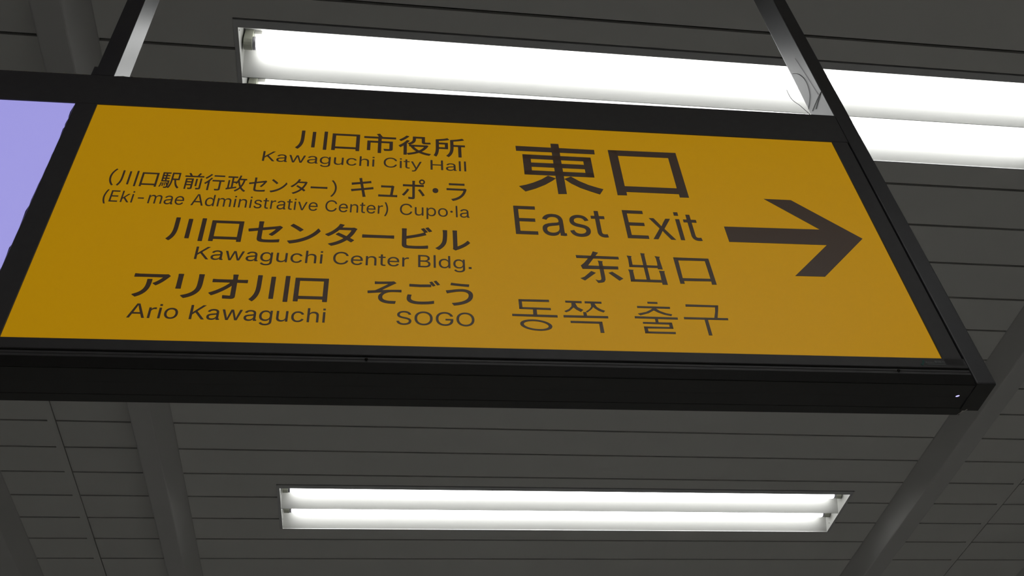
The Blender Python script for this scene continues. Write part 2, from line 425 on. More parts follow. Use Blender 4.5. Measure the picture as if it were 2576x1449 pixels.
# ------------------------------------------------------------------ lettering
# outlines in thousandths of an em; placements and traced outlines in hundredths of a millimetre
GLYPHS = [
[[[65,275,56,275,56,235],[56,195,56,156,56,96],[51,35,10,-13,16,-16],[27,-25,32,-31,77,21],[83,89,83,156,83,195],[83,235,83,275,74,275]],[[176,261,167,261,167,175],[167,89,167,3,176,3],[185,3,194,3,194,89],[194,175,194,261,185,261]],[[294,276,285,276,285,175],[285,74,285,-28,294,-28],[303,-28,312,-28,312,74],[312,175,312,276,303,276]]],
[[[132,257,44,257,44,165],[44,73,44,-19,54,-19],[63,-19,72,-19,72,-9],[72,1,72,11,141,11],[210,11,279,11,279,1],[279,-8,279,-18,288,-18],[297,-18,307,-18,307,74],[307,166,307,257,219,257]],[[141,37,72,37,72,102],[72,167,72,231,141,231],[210,231,279,231,279,167],[279,102,279,37,210,37]]],
[[[153,292,145,289,153,275],[162,256,168,243,118,243],[68,243,18,243,18,234],[18,226,18,217,65,217],[113,217,160,217,160,201],[160,185,160,169,124,169],[88,169,52,169,52,117],[52,65,52,13,61,13],[69,13,78,13,78,56],[78,100,78,144,106,144],[133,144,160,144,160,87],[160,30,160,-27,169,-27],[178,-27,187,-27,187,30],[187,87,187,144,217,144],[246,144,275,144,275,111],[275,79,275,46,275,41],[273,40,267,39,261,39],[239,39,216,40,220,32],[224,22,225,14,255,14],[274,14,287,19,298,23],[302,31,302,46,302,87],[302,128,302,169,264,169],[225,169,187,169,187,185],[187,201,187,217,236,217],[284,217,333,217,333,226],[333,234,333,243,286,243],[239,243,193,243,194,243],[196,244,198,244,193,258],[180,280,170,297,162,294]]],
[[[95,290,87,293,72,269],[42,239,16,221,20,216],[27,206,30,200,60,221],[92,254,112,284,104,287]],[[101,213,93,216,74,180],[41,144,10,121,15,114],[22,101,25,95,37,105],[50,118,62,132,62,79],[62,25,62,-28,71,-28],[79,-28,88,-28,88,36],[88,99,88,163,99,177],[109,192,117,207,109,210]],[[195,282,156,282,156,268],[156,254,156,239,156,213],[148,185,102,164,107,160],[116,150,119,144,171,168],[181,206,181,239,181,245],[181,251,181,257,204,257],[226,257,249,257,249,238],[249,220,249,201,249,174],[255,164,280,164,286,164],[307,164,313,164,321,164],[329,165,334,166,333,172],[332,182,331,189,326,188],[318,187,313,187,307,187],[287,187,282,187,276,187],[275,190,275,201,275,228],[275,255,275,282,235,282]],[[236,115,275,115,261,87],[241,64,216,46,192,65],[172,88,159,115,198,115]],[[175,139,118,139,118,131],[118,123,118,115,124,115],[130,115,137,115,135,114],[134,114,132,113,147,81],[167,54,193,31,164,14],[130,2,95,-5,99,-11],[105,-21,108,-28,146,-19],[183,-6,215,14,244,-6],[279,-21,319,-29,322,-22],[330,-11,336,-5,299,2],[266,14,238,31,270,56],[296,90,311,133,305,136],[299,138,294,140,292,140],[290,140,289,139,232,139]]],
[[[231,265,187,259,187,220],[187,181,187,142,187,93],[183,32,141,-11,147,-15],[158,-23,162,-29,207,17],[214,89,214,142,214,145],[214,148,214,150,232,150],[250,150,268,150,268,91],[268,32,268,-27,277,-27],[286,-27,294,-27,294,32],[294,91,294,150,308,150],[322,150,335,150,335,159],[335,167,335,175,295,175],[254,175,214,175,214,197],[214,218,214,239,254,246],[299,255,329,268,323,275],[317,282,311,290,282,277]],[[83,126,60,126,60,130],[60,133,60,137,60,152],[60,167,60,182,83,182],[106,182,130,182,130,164],[130,145,130,126,106,126]],[[160,279,154,287,127,274],[76,265,34,259,34,219],[34,178,34,137,34,91],[33,31,10,-12,16,-15],[27,-24,32,-29,51,8],[58,58,60,103,91,103],[123,103,155,103,155,137],[155,172,155,206,123,206],[92,206,60,206,60,217],[60,229,60,240,99,245],[143,252,171,265,166,272]]],
[[[146,189,104,145,104,169],[104,193,104,216,116,232],[128,247,139,261,151,275],[162,290,174,303,187,317],[199,331,212,344,262,399],[313,454,364,509,392,509],[420,509,448,509,376,431],[304,353,231,276,230,276],[229,276,228,276,187,233]],[[82,0,60,0,60,170],[60,339,60,509,82,509],[103,509,125,509,125,451],[125,392,125,334,124,298],[124,261,124,225,124,214],[124,204,125,193,125,129],[125,64,125,0,103,0]],[[398,0,372,0,311,86],[249,173,188,259,201,276],[215,293,228,309,302,206],[375,103,449,0,423,0]]],
[[[182,-9,160,-9,136,-9],[114,-4,94,5,75,14],[59,27,48,45,36,62],[30,83,30,108,30,130],[35,147,43,161,52,175],[63,185,78,193,92,201],[108,207,125,211,143,215],[160,218,178,220,201,223],[219,225,234,227,248,228],[258,231,265,235,272,239],[276,245,276,255,276,255],[276,256,276,257,276,272],[273,286,267,297,261,308],[252,316,240,322,228,328],[213,331,196,331,178,331],[162,328,149,322,136,317],[126,309,118,301,110,292],[104,283,100,274,80,280],[61,285,41,291,50,314],[62,332,79,346,95,360],[113,369,133,375,153,381],[173,384,194,384,208,384],[223,383,239,379,255,376],[271,370,286,360,301,351],[313,338,322,320,332,303],[337,280,337,251,337,168],[337,84,337,0,317,0],[297,0,277,0,277,17],[277,35,277,52,275,52],[274,52,272,52,268,43],[261,34,252,25,243,15],[230,7,215,1,200,-5]],[[155,45,170,45,193,45],[212,50,228,59,243,68],[255,79,263,93,271,107],[276,122,276,138,276,155],[276,173,276,190,273,187],[268,184,259,182,251,180],[242,178,231,176,221,174],[210,172,200,171,190,170],[182,169,175,168,161,166],[147,163,134,159,121,154],[111,148,103,139,96,131],[92,119,92,105,92,92],[95,81,102,72,109,63],[118,57,130,52,142,48]],[[291,0,291,0,291,0],[293,60,293,60,293,60],[337,60,337,60,337,60],[341,44,341,44,341,44],[365,42,365,42,365,42],[367,4,367,4,367,4],[345,-4,345,-4,345,-4],[312,-2,312,-2,312,-2]]],
[[[158,0,138,0,99,126],[61,253,23,379,44,379],[66,379,87,379,103,324],[118,269,133,214,140,191],[147,165,154,137,161,108],[168,76,175,41,172,41],[168,41,165,41,172,75],[179,106,186,135,193,163],[199,190,206,214,221,269],[237,324,252,379,273,379],[295,379,316,379,332,324],[347,269,362,214,368,190],[375,164,382,136,388,107],[395,76,402,41,399,41],[395,41,391,41,399,75],[406,107,413,135,420,164],[427,190,434,214,449,269],[465,324,480,379,502,379],[523,379,545,379,506,253],[468,126,429,0,409,0],[389,0,368,0,352,57],[335,114,319,172,314,189],[309,207,305,225,300,243],[295,261,291,280,286,299],[281,318,277,338,281,338],[286,338,291,338,286,319],[281,299,277,280,272,261],[267,243,263,225,258,206],[253,189,248,172,231,114],[215,57,199,0,178,0]]],
[[[238,-151,207,-151,179,-151],[155,-147,134,-140,113,-132],[96,-123,82,-110,69,-98],[58,-84,51,-69,67,-60],[84,-50,101,-41,107,-49],[113,-57,122,-66,130,-75],[141,-82,154,-88,168,-94],[186,-97,207,-97,238,-97],[263,-90,282,-75,302,-60],[311,-37,311,-6,311,19],[311,44,311,68,310,68],[308,68,306,68,301,60],[295,51,287,41,278,32],[267,23,252,16,238,8],[219,5,195,5,164,5],[137,12,113,27,88,41],[69,62,55,90,41,118],[34,152,34,191,34,230],[41,264,55,293,69,322],[88,345,112,361,137,376],[165,384,196,384,220,384],[239,381,253,373,268,365],[280,356,288,346,297,336],[303,327,308,319,309,319],[311,319,313,319,313,339],[313,359,313,379,333,379],[353,379,372,379,372,250],[372,121,372,-9,372,-42],[365,-69,350,-90,335,-111],[316,-126,291,-136,266,-146]],[[181,59,205,59,228,59],[248,64,264,75,280,86],[292,101,300,121,308,141],[312,165,312,193,312,220],[308,243,300,264,292,284],[280,301,264,312,248,324],[228,330,205,330,181,330],[161,324,145,312,129,299],[117,283,109,262,100,242],[96,219,96,193,96,166],[100,143,109,123,117,103],[129,87,145,76,162,65]]],
[[[211,-5,182,-5,157,-5],[134,0,115,11,95,21],[80,37,69,59,58,80],[53,107,53,139,53,219],[53,299,53,379,73,379],[93,379,114,379,114,301],[114,222,114,144,114,114],[121,91,137,75,152,58],[173,50,200,50,218,50],[235,54,249,62,264,70],[275,81,283,97,292,112],[296,131,296,153,296,228],[296,304,296,379,316,379],[337,379,357,379,357,253],[357,126,357,0,337,0],[318,0,298,0,298,31],[298,61,298,92,301,92],[304,92,307,92,295,57],[279,32,257,17,235,2]]],
[[[226,-8,207,-8,173,-8],[143,0,117,16,91,33],[71,56,56,85,41,114],[34,149,34,187,34,227],[41,262,56,291,71,321],[91,343,117,360,143,376],[173,384,207,384,226,384],[243,382,260,377,276,372],[292,365,305,356,319,347],[330,335,340,322,350,309],[357,294,362,277,342,272],[322,267,303,262,300,272],[296,281,290,289,285,297],[278,305,270,311,262,317],[253,322,242,325,232,328],[220,330,207,330,182,330],[161,323,145,310,129,297],[116,280,108,258,100,237],[96,213,96,187,96,162],[100,139,108,117,116,96],[129,79,145,66,161,53],[182,46,207,46,220,46],[232,48,243,52,253,55],[263,60,271,66,279,72],[286,80,292,89,297,97],[301,107,304,117,324,112],[343,107,363,102,358,85],[351,70,341,56,332,43],[320,31,306,21,293,12],[277,4,261,-1,244,-6]]],
[[[114,249,114,227,114,151],[114,76,114,0,93,0],[73,0,53,0,53,170],[53,339,53,509,73,509],[93,509,114,509,114,435],[114,361,114,287,110,287],[106,287,102,287,114,322],[131,347,152,362,174,377],[199,384,227,384,253,384],[276,379,295,369,315,358],[330,342,341,321,352,299],[357,273,357,240,357,160],[357,80,357,0,337,0],[316,0,296,0,296,78],[296,157,296,235,296,265],[288,288,273,304,258,321],[237,329,210,329,192,329],[175,325,161,317,146,309],[135,298,126,283,118,267]]],
[[[73,0,53,0,53,126],[53,253,53,379,73,379],[93,379,114,379,114,253],[114,126,114,0,93,0]],[[51.5,445,51.5,445,51.5,445],[51.5,509,51.5,509,51.5,509],[115.5,509,115.5,509,115.5,509],[115.5,445,115.5,445,115.5,445]]],
[[[293,-7,267,-7,223,-7],[184,4,150,25,116,46],[89,76,70,115,50,154],[40,201,40,254,40,308],[50,354,70,393,89,432],[116,462,150,484,184,505],[223,516,267,516,293,516],[317,512,340,504,363,497],[384,486,402,471,420,457],[436,439,448,418,460,398],[468,374,473,348,451,348],[430,348,408,348,404,366],[398,381,389,395,381,408],[370,419,357,428,345,438],[331,444,315,449,300,454],[284,456,267,456,236,456],[208,448,184,432,159,417],[139,394,125,364,111,334],[103,297,103,254,103,211],[111,175,125,145,140,115],[159,92,184,76,209,61],[236,53,267,53,284,53],[300,55,315,60,331,65],[345,71,357,81,370,90],[381,101,389,114,398,128],[404,143,408,160,430,160],[451,160,473,160,469,135],[460,111,448,91,436,70],[421,52,402,38,384,23],[363,12,341,5,318,-3]]],
[[[138,379,204,379,204,362],[204,344,204,327,138,327],[72,327,6,327,6,344],[6,362,6,379,72,379]],[[65,345,65,471,85,471],[106,471,126,471,126,347],[126,222,126,98,126,81],[129,69,136,61,143,54],[154,50,170,50,174,50],[179,50,185,51,191,52],[197,53,202,54,206,36],[209,19,213,2,207,0],[200,-2,192,-3,184,-4],[176,-4,168,-4,136,-4],[110,4,92,21,74,38],[65,62,65,93,65,219]]],
[[[51,-140,47,-139,52,-121],[57,-103,61,-86,65,-86],[68,-87,71,-87,83,-90],[94,-91,104,-89,114,-87],[122,-82,130,-74,138,-66],[145,-53,151,-36,155,-24],[159,-13,163,-1,114,126],[66,252,17,379,40,379],[62,379,84,379,111,305],[138,230,165,155,174,132],[181,109,187,87,193,64],[199,42,206,21,198,21],[191,21,184,21,190,42],[196,64,202,87,209,110],[216,132,224,155,251,230],[278,305,305,379,327,379],[349,379,371,379,316,234],[260,88,204,-58,196,-78],[187,-94,177,-107,166,-120],[153,-129,139,-136,125,-142],[109,-145,91,-145,81,-145],[72,-144,65,-143,57,-142]]],
[[[82,0,60,0,60,170],[60,339,60,509,82,509],[103,509,125,509,125,435],[125,362,125,289,214,289],[303,289,392,289,392,362],[392,435,392,509,414,509],[435,509,457,509,457,339],[457,170,457,0,435,0],[414,0,392,0,392,77],[392,155,392,232,303,232],[214,232,125,232,125,155],[125,77,125,0,103,0]]],
[[[53,0,53,0,53,0],[53,524,53,524,53,524],[114,524,114,524,114,524],[114,0,114,0,114,0]]],
[[[243,201,243,133,243,65],[271,9,313,-34,320,-30],[327,-26,334,-23,294,19],[269,71,269,133,269,195],[294,247,334,289,327,292],[320,296,313,300,271,257]]],
[[[84,77,79,76,86,58],[92,34,93,19,98,20],[102,21,107,22,105,37],[99,61,92,78,88,77]],[[58,73,53,72,57,51],[59,25,58,7,63,8],[68,9,72,10,73,27],[71,53,67,74,62,73]],[[34,78,28,79,27,48],[23,17,10,-1,15,-4],[20,-7,25,-10,39,10],[43,44,44,76,39,77]],[[233,280,188,280,188,235],[188,191,188,147,188,96],[185,30,152,-15,158,-18],[168,-24,173,-29,205,16],[211,84,212,136,223,136],[233,136,244,136,256,61],[277,2,322,-29,326,-22],[334,-13,340,-8,299,18],[278,71,268,136,287,136],[305,136,324,136,324,184],[324,232,324,280,279,280]],[[212,224,212,256,241,256],[271,256,300,256,300,224],[300,192,300,161,271,161],[241,161,212,161,212,192]],[[76,206,87,206,87,195],[87,184,87,174,76,174],[65,174,53,174,53,184],[53,195,53,206,65,206]],[[74,280,30,280,30,220],[30,159,30,99,67,99],[104,99,140,99,139,77],[138,59,137,45,132,57],[125,74,117,86,113,85],[108,83,104,82,112,67],[121,48,124,36,128,37],[132,39,136,41,133,13],[130,1,126,-4,124,-7],[121,-8,116,-8,112,-8],[100,-7,88,-6,91,-12],[93,-21,94,-28,107,-28],[119,-28,126,-28,135,-27],[140,-25,146,-18,154,-8],[159,23,163,110,163,113],[164,120,164,120,145,120],[127,120,109,120,109,131],[109,142,109,153,124,153],[139,153,153,153,153,160],[153,167,153,174,139,174],[124,174,109,174,109,184],[109,195,109,206,124,206],[139,206,153,206,153,213],[153,220,153,227,139,227],[124,227,109,227,109,237],[109,247,109,258,126,258],[143,258,160,258,160,265],[160,272,160,280,117,280]],[[87,237,87,227,76,227],[65,227,53,227,53,237],[53,247,53,258,65,258],[76,258,87,258,87,247]],[[76,153,87,153,87,142],[87,131,87,120,76,120],[65,120,53,120,53,131],[53,142,53,153,65,153]]],
[[[220,180,211,180,211,132],[211,84,211,36,220,36],[228,36,236,36,236,84],[236,132,236,180,228,180]],[[291,190,283,190,283,129],[283,67,283,5,283,0],[281,-1,275,-2,269,-2],[250,-2,229,-1,233,-8],[237,-20,238,-27,265,-27],[283,-26,294,-22,305,-18],[308,-11,308,5,308,67],[308,129,308,190,300,190]],[[262,293,253,296,245,279],[232,256,220,239,185,239],[150,239,115,239,121,241],[127,243,132,245,126,259],[111,280,97,294,89,292],[81,289,73,286,85,271],[98,252,105,239,76,239],[47,239,19,239,19,231],[19,223,19,215,123,215],[227,215,332,215,332,223],[332,231,332,239,304,239],[277,239,250,239,260,253],[271,271,281,287,272,290]],[[117,105,143,105,143,94],[143,82,143,70,117,70],[91,70,65,70,65,82],[65,94,65,105,91,105]],[[143,138,143,126,117,126],[91,126,65,126,65,138],[65,149,65,161,91,161],[117,161,143,161,143,149]],[[83,183,41,183,41,113],[41,44,41,-26,49,-26],[57,-26,65,-26,65,-1],[65,24,65,49,91,49],[117,49,143,49,143,34],[143,18,143,2,143,-2],[142,-3,137,-4,132,-4],[116,-4,98,-3,102,-10],[106,-20,107,-27,131,-27],[147,-26,156,-22,166,-18],[169,-11,169,2,169,62],[169,123,169,183,126,183]]],
[[[210,273,152,273,152,265],[152,256,152,248,210,248],[267,248,325,248,325,256],[325,265,325,273,267,273]],[[102,291,93,294,76,269],[42,238,12,218,17,213],[24,203,28,197,59,219],[95,254,119,284,110,287]],[[203,176,137,176,137,168],[137,160,137,151,176,151],[216,151,255,151,255,103],[255,54,255,6,255,0],[252,-1,246,-2,239,-2],[216,-2,191,-1,195,-9],[199,-20,200,-27,234,-27],[254,-28,266,-23,277,-19],[282,-11,282,6,282,54],[282,103,282,151,299,151],[317,151,334,151,334,160],[334,168,334,176,269,176]],[[116,216,107,219,83,179],[45,139,9,113,14,107],[23,96,27,91,40,101],[54,114,67,127,67,75],[67,23,67,-29,76,-29],[85,-29,93,-29,93,33],[93,94,93,156,108,174],[121,192,132,210,124,213]]],
[[[223,293,215,294,205,242],[189,191,166,155,166,159],[166,163,166,167,150,167],[134,167,118,167,118,193],[118,218,118,244,138,244],[158,244,179,244,179,252],[179,261,179,269,125,269],[72,269,18,269,18,261],[18,252,18,244,43,244],[67,244,92,244,92,179],[92,113,92,48,80,45],[69,42,57,40,57,90],[57,141,57,191,49,191],[41,191,33,191,33,139],[33,87,33,35,26,34],[19,32,12,31,13,22],[15,13,17,4,60,14],[123,29,181,43,180,51],[179,59,178,67,158,62],[138,58,118,53,118,83],[118,113,118,142,131,142],[144,142,157,142,156,142],[156,141,155,140,161,136],[172,127,176,123,185,134],[192,146,199,160,208,123],[220,90,236,61,216,33],[190,11,155,-6,160,-12],[168,-23,171,-29,204,-12],[230,10,250,37,269,9],[292,-13,321,-28,325,-21],[333,-11,339,-6,309,8],[285,31,266,60,289,98],[303,146,312,204,320,204],[328,204,336,204,336,213],[336,221,336,229,299,229],[262,229,226,229,231,249],[237,269,241,290,232,291]],[[217,202,218,204,240,204],[263,204,285,204,279,158],[268,119,251,86,235,119],[223,157,215,198,216,200]]],
[[[308,198,310,201,303,207],[296,212,290,217,285,215],[279,213,271,211,256,208],[195,195,136,184,136,202],[136,220,136,238,136,249],[136,261,138,271,127,271],[116,271,105,271,106,261],[107,249,107,238,107,218],[107,199,107,179,70,172],[37,166,21,164,23,154],[25,144,26,134,53,140],[80,146,107,151,107,116],[107,81,107,45,107,11],[119,-6,184,-6,228,-6],[263,-4,294,1,295,11],[295,21,296,31,261,24],[227,21,186,21,144,21],[136,28,136,53,136,87],[136,122,136,157,180,166],[224,175,268,183,257,162],[232,124,206,100,214,95],[222,90,230,85,258,114],[286,158,302,187,304,192]]],
[[[104,240,79,257,73,250],[66,242,60,235,85,218],[129,180,147,162,154,169],[161,177,169,184,149,204]],[[111,31,49,22,56,12],[62,3,68,-7,126,4],[171,26,206,48,258,81],[299,129,323,172,318,182],[312,192,306,202,286,159],[244,107,189,73,156,53]]],
[[[182,266,188,275,177,278],[166,282,156,285,154,276],[148,264,145,257,128,225],[92,173,32,136,40,129],[48,123,56,117,95,144],[126,179,148,210,188,210],[227,210,267,210,260,181],[242,144,219,113,195,130],[168,147,145,160,139,154],[133,148,126,141,149,127],[175,109,201,91,169,57],[124,25,65,6,74,-1],[82,-8,90,-15,150,7],[193,39,224,74,238,62],[251,51,262,42,269,50],[276,58,283,66,271,75],[257,86,243,97,269,132],[288,173,297,206,299,211],[303,220,306,224,298,229],[290,234,283,238,277,236],[269,235,259,235,228,235],[196,235,165,235,167,239],[169,243,172,248,175,254]]],
[[[46,151,36,152,36,140],[36,129,36,117,47,118],[65,119,84,119,111,119],[250,119,277,119,292,119],[307,118,314,117,314,129],[314,140,314,152,306,151],[294,150,276,150,250,150],[110,150,84,150,65,150]]],
[[[107,65,107,133,107,201],[79,257,37,300,30,296],[23,292,16,289,56,247],[81,195,81,133,81,71],[56,19,16,-23,23,-26],[30,-30,37,-34,79,9]]],
[[[46,96,37,96,40,86],[42,76,44,65,51,68],[61,69,75,72,92,75],[129,81,169,88,173,64],[178,41,182,17,185,7],[186,-4,188,-16,198,-14],[209,-12,220,-10,216,0],[214,12,211,22,206,46],[202,69,197,92,225,97],[254,102,283,106,296,108],[307,110,314,111,313,120],[311,130,309,140,301,138],[291,136,278,133,249,128],[220,123,192,118,187,142],[182,165,178,189,205,193],[232,197,259,202,268,203],[279,204,284,205,282,215],[280,225,278,235,272,233],[264,231,254,229,239,226],[207,221,173,215,170,228],[168,240,165,253,164,261],[162,270,162,277,152,275],[141,273,131,271,133,264],[136,257,137,248,140,235],[142,223,145,211,112,206],[81,201,68,200,56,198],[47,197,39,197,40,187],[42,176,44,166,55,168],[63,170,73,172,99,176],[124,180,150,184,155,161],[159,137,164,114,124,107],[86,102,68,99,59,98]]],
[[[61,31,52,32,52,22],[52,12,52,3,62,4],[70,4,81,4,98,4],[253,4,273,4,280,4],[293,4,300,3,300,13],[300,22,300,32,292,31],[280,30,272,30,261,30],[249,30,238,30,243,62],[253,132,256,156,256,159],[257,163,258,167,251,170],[244,173,237,177,234,175],[225,174,219,174,200,174],[126,174,113,174,104,174],[93,175,85,176,85,167],[85,157,85,147,94,147],[103,148,113,148,123,148],[203,148,224,148,223,128],[213,60,208,30,166,30],[123,30,81,30,71,30]]],
[[[264,246,264,259,264,271],[274,281,286,281,299,281],[309,271,309,259,309,246],[299,236,286,236,274,236]],[[248,280,248,259,248,237],[265,221,286,221,308,221],[325,237,325,259,325,280],[308,297,286,297,265,297]],[[98,98,113,129,105,132],[96,136,88,140,75,112],[44,70,21,49,29,43],[37,38,46,33,65,54]],[[278,118,259,140,251,136],[243,132,235,127,254,105],[280,62,294,34,302,39],[311,44,320,49,306,74]],[[42,210,32,211,32,201],[32,191,32,181,42,182],[51,182,62,182,94,182],[127,182,159,182,159,182],[159,181,159,180,159,163],[160,44,159,25,159,15],[155,11,146,11,137,11],[120,13,105,15,106,6],[107,-3,108,-13,122,-14],[143,-15,158,-15,179,-15],[188,-6,188,13,188,38],[188,151,188,180,188,181],[188,182,188,182,219,182],[250,182,280,182,289,182],[299,182,309,182,309,191],[309,201,309,211,300,210],[289,209,280,209,249,209],[218,209,188,209,188,221],[188,233,188,245,188,252],[189,265,190,270,179,270],[168,270,157,270,158,265],[159,253,159,245,159,233],[159,221,159,209,127,209],[94,209,62,209,51,209]]],
[[[196,170,175,170,154,170],[138,154,138,133,138,112],[154,96,175,96,196,96],[212,112,212,133,212,154]]],
[[[90,259,81,261,81,251],[81,241,81,232,90,232],[102,233,112,233,132,233],[230,233,250,233,262,233],[273,232,282,232,282,241],[282,251,282,261,273,259],[261,259,250,259,229,259],[131,259,112,259,101,259]],[[306,165,307,168,301,173],[294,177,287,181,284,179],[276,178,268,178,250,178],[101,178,84,178,74,178],[62,179,49,180,49,171],[49,161,49,151,62,152],[75,152,84,152,105,152],[252,152,270,152,263,127],[249,97,228,75,198,43],[154,21,105,11,112,2],[119,-6,126,-14,171,-2],[215,19,252,59,278,87],[293,124,303,158,304,161]]],
[[[89,156,89,207,89,244],[93,283,101,324,108,364],[119,404,132,441,145,479],[160,511,177,539,196,539],[216,539,236,539,219,504],[204,467,191,428,178,389],[168,351,161,313,155,276],[151,240,151,207,151,176],[154,146,160,115,166,83],[176,51,188,16,201,-18],[217,-56,236,-96,216,-96],[196,-96,177,-96,148,-47],[126,3,111,55,97,106]]],
[[[165,0,60,0,60,170],[60,339,60,509,164,509],[268,509,372,509,372,490],[372,471,372,452,290,452],[207,452,125,452,125,396],[125,341,125,286,202,286],[278,286,355,286,355,267],[355,248,355,229,278,229],[202,229,125,229,125,172],[125,114,125,57,208,57],[292,57,375,57,375,38],[375,19,375,0,270,0]]],
[[[132,158,110,137,110,162],[110,187,110,212,113,212],[117,212,121,212,175,268],[230,323,284,379,310,379],[335,379,360,379,301,319],[243,259,184,199,182,199],[179,199,177,199,155,178]],[[73,0,53,0,53,170],[53,339,53,509,73,509],[93,509,114,509,114,339],[114,170,114,0,93,0]],[[320,0,294,0,245,62],[197,124,148,186,162,200],[177,214,191,229,252,152],[312,76,372,0,346,0]]],
[[[263,244,337,244,337,226],[337,207,337,188,263,188],[188,188,114,188,114,207],[114,226,114,244,188,244]]],
[[[73,0,53,0,53,126],[53,253,53,379,72,379],[92,379,112,379,112,351],[112,323,112,295,111,295],[109,295,108,295,113,316],[121,332,132,346,144,359],[157,369,172,376,187,383],[203,386,219,386,247,386],[270,378,287,361,305,344],[316,322,321,295,318,295],[315,295,312,295,317,313],[325,329,337,343,349,357],[364,367,381,375,398,382],[416,386,437,386,459,386],[479,381,497,372,515,362],[530,348,541,328,551,309],[557,285,557,255,557,170],[557,85,557,0,536,0],[516,0,496,0,496,85],[496,169,496,254,496,281],[488,301,473,313,457,325],[439,330,419,330,402,330],[387,327,374,320,362,313],[352,303,345,290,339,278],[335,263,335,247,335,165],[335,82,335,0,315,0],[295,0,274,0,274,87],[274,173,274,260,274,281],[267,298,253,311,239,324],[221,330,199,330,185,330],[171,327,158,320,144,313],[134,303,126,289,118,276],[114,258,114,238,114,159],[114,79,114,0,93,0]]],
[[[238,-8,212,-8,175,-8],[143,0,117,16,90,33],[70,56,56,85,41,114],[34,148,34,187,34,226],[41,260,55,290,69,319],[89,343,115,359,141,376],[171,384,205,384,226,384],[246,381,266,374,285,367],[303,356,319,341,335,326],[348,306,357,282,366,258],[371,228,371,194,371,186],[371,178,371,169,272,169],[174,169,75,169,75,187],[75,204,75,221,163,221],[250,221,338,221,329,215],[319,208,310,202,310,227],[306,249,298,269,290,288],[278,303,263,314,247,325],[228,330,205,330,182,330],[163,325,146,313,130,302],[118,288,109,270,100,251],[96,232,96,211,96,200],[96,189,96,178,96,150],[101,126,110,106,120,87],[134,72,151,61,168,51],[189,46,212,46,228,46],[241,48,254,53,266,57],[277,64,285,73,294,82],[301,93,306,105,325,101],[345,96,365,91,359,71],[349,54,335,39,321,24],[303,13,283,4,262,-4]]],
[[[39,0,16,0,78,170],[140,339,201,509,226,509],[251,509,276,509,338,339],[401,170,463,0,440,0],[418,0,395,0,359,101],[323,202,287,302,281,321],[273,344,264,372,255,400],[245,435,232,478,236,478],[241,478,245,478,233,435],[222,399,213,371,204,343],[196,320,191,302,155,202],[120,101,85,0,62,0]],[[197,142,110,142,110,161],[110,180,110,199,197,199],[283,199,370,199,370,180],[370,161,370,142,283,142]]],
[[[219,-8,195,-8,164,-8],[136,0,111,16,87,32],[68,55,55,84,41,114],[34,149,34,189,34,229],[41,263,55,293,69,322],[88,345,112,361,136,376],[164,384,196,384,219,384],[238,381,253,373,268,365],[279,356,287,346,296,336],[302,327,306,319,308,319],[309,319,311,319,311,382],[311,446,311,509,331,509],[351,509,372,509,372,339],[372,170,372,0,352,0],[332,0,313,0,313,20],[313,39,313,59,311,59],[309,59,307,59,302,51],[295,42,287,31,278,21],[267,12,252,4,238,-4]],[[181,47,205,47,227,47],[247,53,263,65,279,77],[291,94,299,115,308,136],[312,161,312,189,312,217],[308,242,300,263,292,284],[279,300,263,312,247,324],[228,330,205,330,181,330],[161,324,145,311,129,299],[116,282,108,261,100,240],[96,216,96,189,96,162],[100,138,109,117,117,95],[129,78,145,66,161,53]]],
[[[114,249,114,227,114,151],[114,76,114,0,93,0],[73,0,53,0,53,126],[53,253,53,379,72,379],[92,379,112,379,112,349],[112,318,112,287,109,287],[106,287,102,287,114,322],[131,347,152,362,174,377],[199,384,227,384,253,384],[276,379,295,369,314,358],[330,342,341,321,352,299],[357,273,357,240,357,160],[357,80,357,0,337,0],[316,0,296,0,296,78],[296,157,296,235,296,265],[288,288,273,304,258,321],[237,329,210,329,192,329],[175,325,161,317,146,309],[135,298,126,283,118,267]]],
[[[211,-8,182,-8,156,-8],[133,-4,112,3,92,11],[75,23,62,38,49,53],[40,72,36,94,55,98],[74,102,94,107,99,86],[109,70,124,60,139,50],[158,45,181,45,208,45],[229,51,244,62,260,74],[268,87,268,103,268,116],[263,127,254,136,245,144],[231,151,212,155,191,160],[170,165,149,170,115,178],[89,191,72,208,55,225],[47,247,47,274,47,296],[53,315,65,332,77,348],[94,361,115,370,136,380],[160,384,187,384,213,384],[235,380,254,372,272,365],[287,353,299,339,310,325],[319,309,324,290,305,286],[287,281,268,277,263,292],[255,304,243,316,230,327],[212,333,187,333,165,333],[146,327,131,317,116,306],[109,293,109,277,109,263],[114,252,124,243,134,235],[150,228,172,223,191,218],[210,214,229,209,264,201],[290,188,306,171,323,154],[331,133,331,107,331,84],[325,64,312,47,300,30],[282,16,260,6,237,-3]]],
[[[73,0,53,0,53,126],[53,253,53,379,72,379],[92,379,112,379,112,360],[112,340,112,321,113,321],[114,321,115,321,122,340],[135,355,152,367,170,379],[190,385,213,385,218,385],[223,385,229,384,235,384],[240,384,243,384,243,363],[243,343,243,322,242,323],[237,323,230,324,223,325],[215,326,207,326,189,326],[173,322,159,315,145,307],[134,297,126,284,118,270],[114,255,114,237,114,158],[114,79,114,0,93,0]]],
[[[184,0,163,0,114,126],[66,253,17,379,40,379],[62,379,84,379,111,305],[138,230,165,155,174,132],[181,110,187,87,193,64],[199,42,206,21,198,21],[191,21,184,21,191,42],[197,64,203,87,209,110],[216,132,224,155,251,230],[278,305,305,379,327,379],[349,379,371,379,323,253],[275,126,226,0,205,0]]],
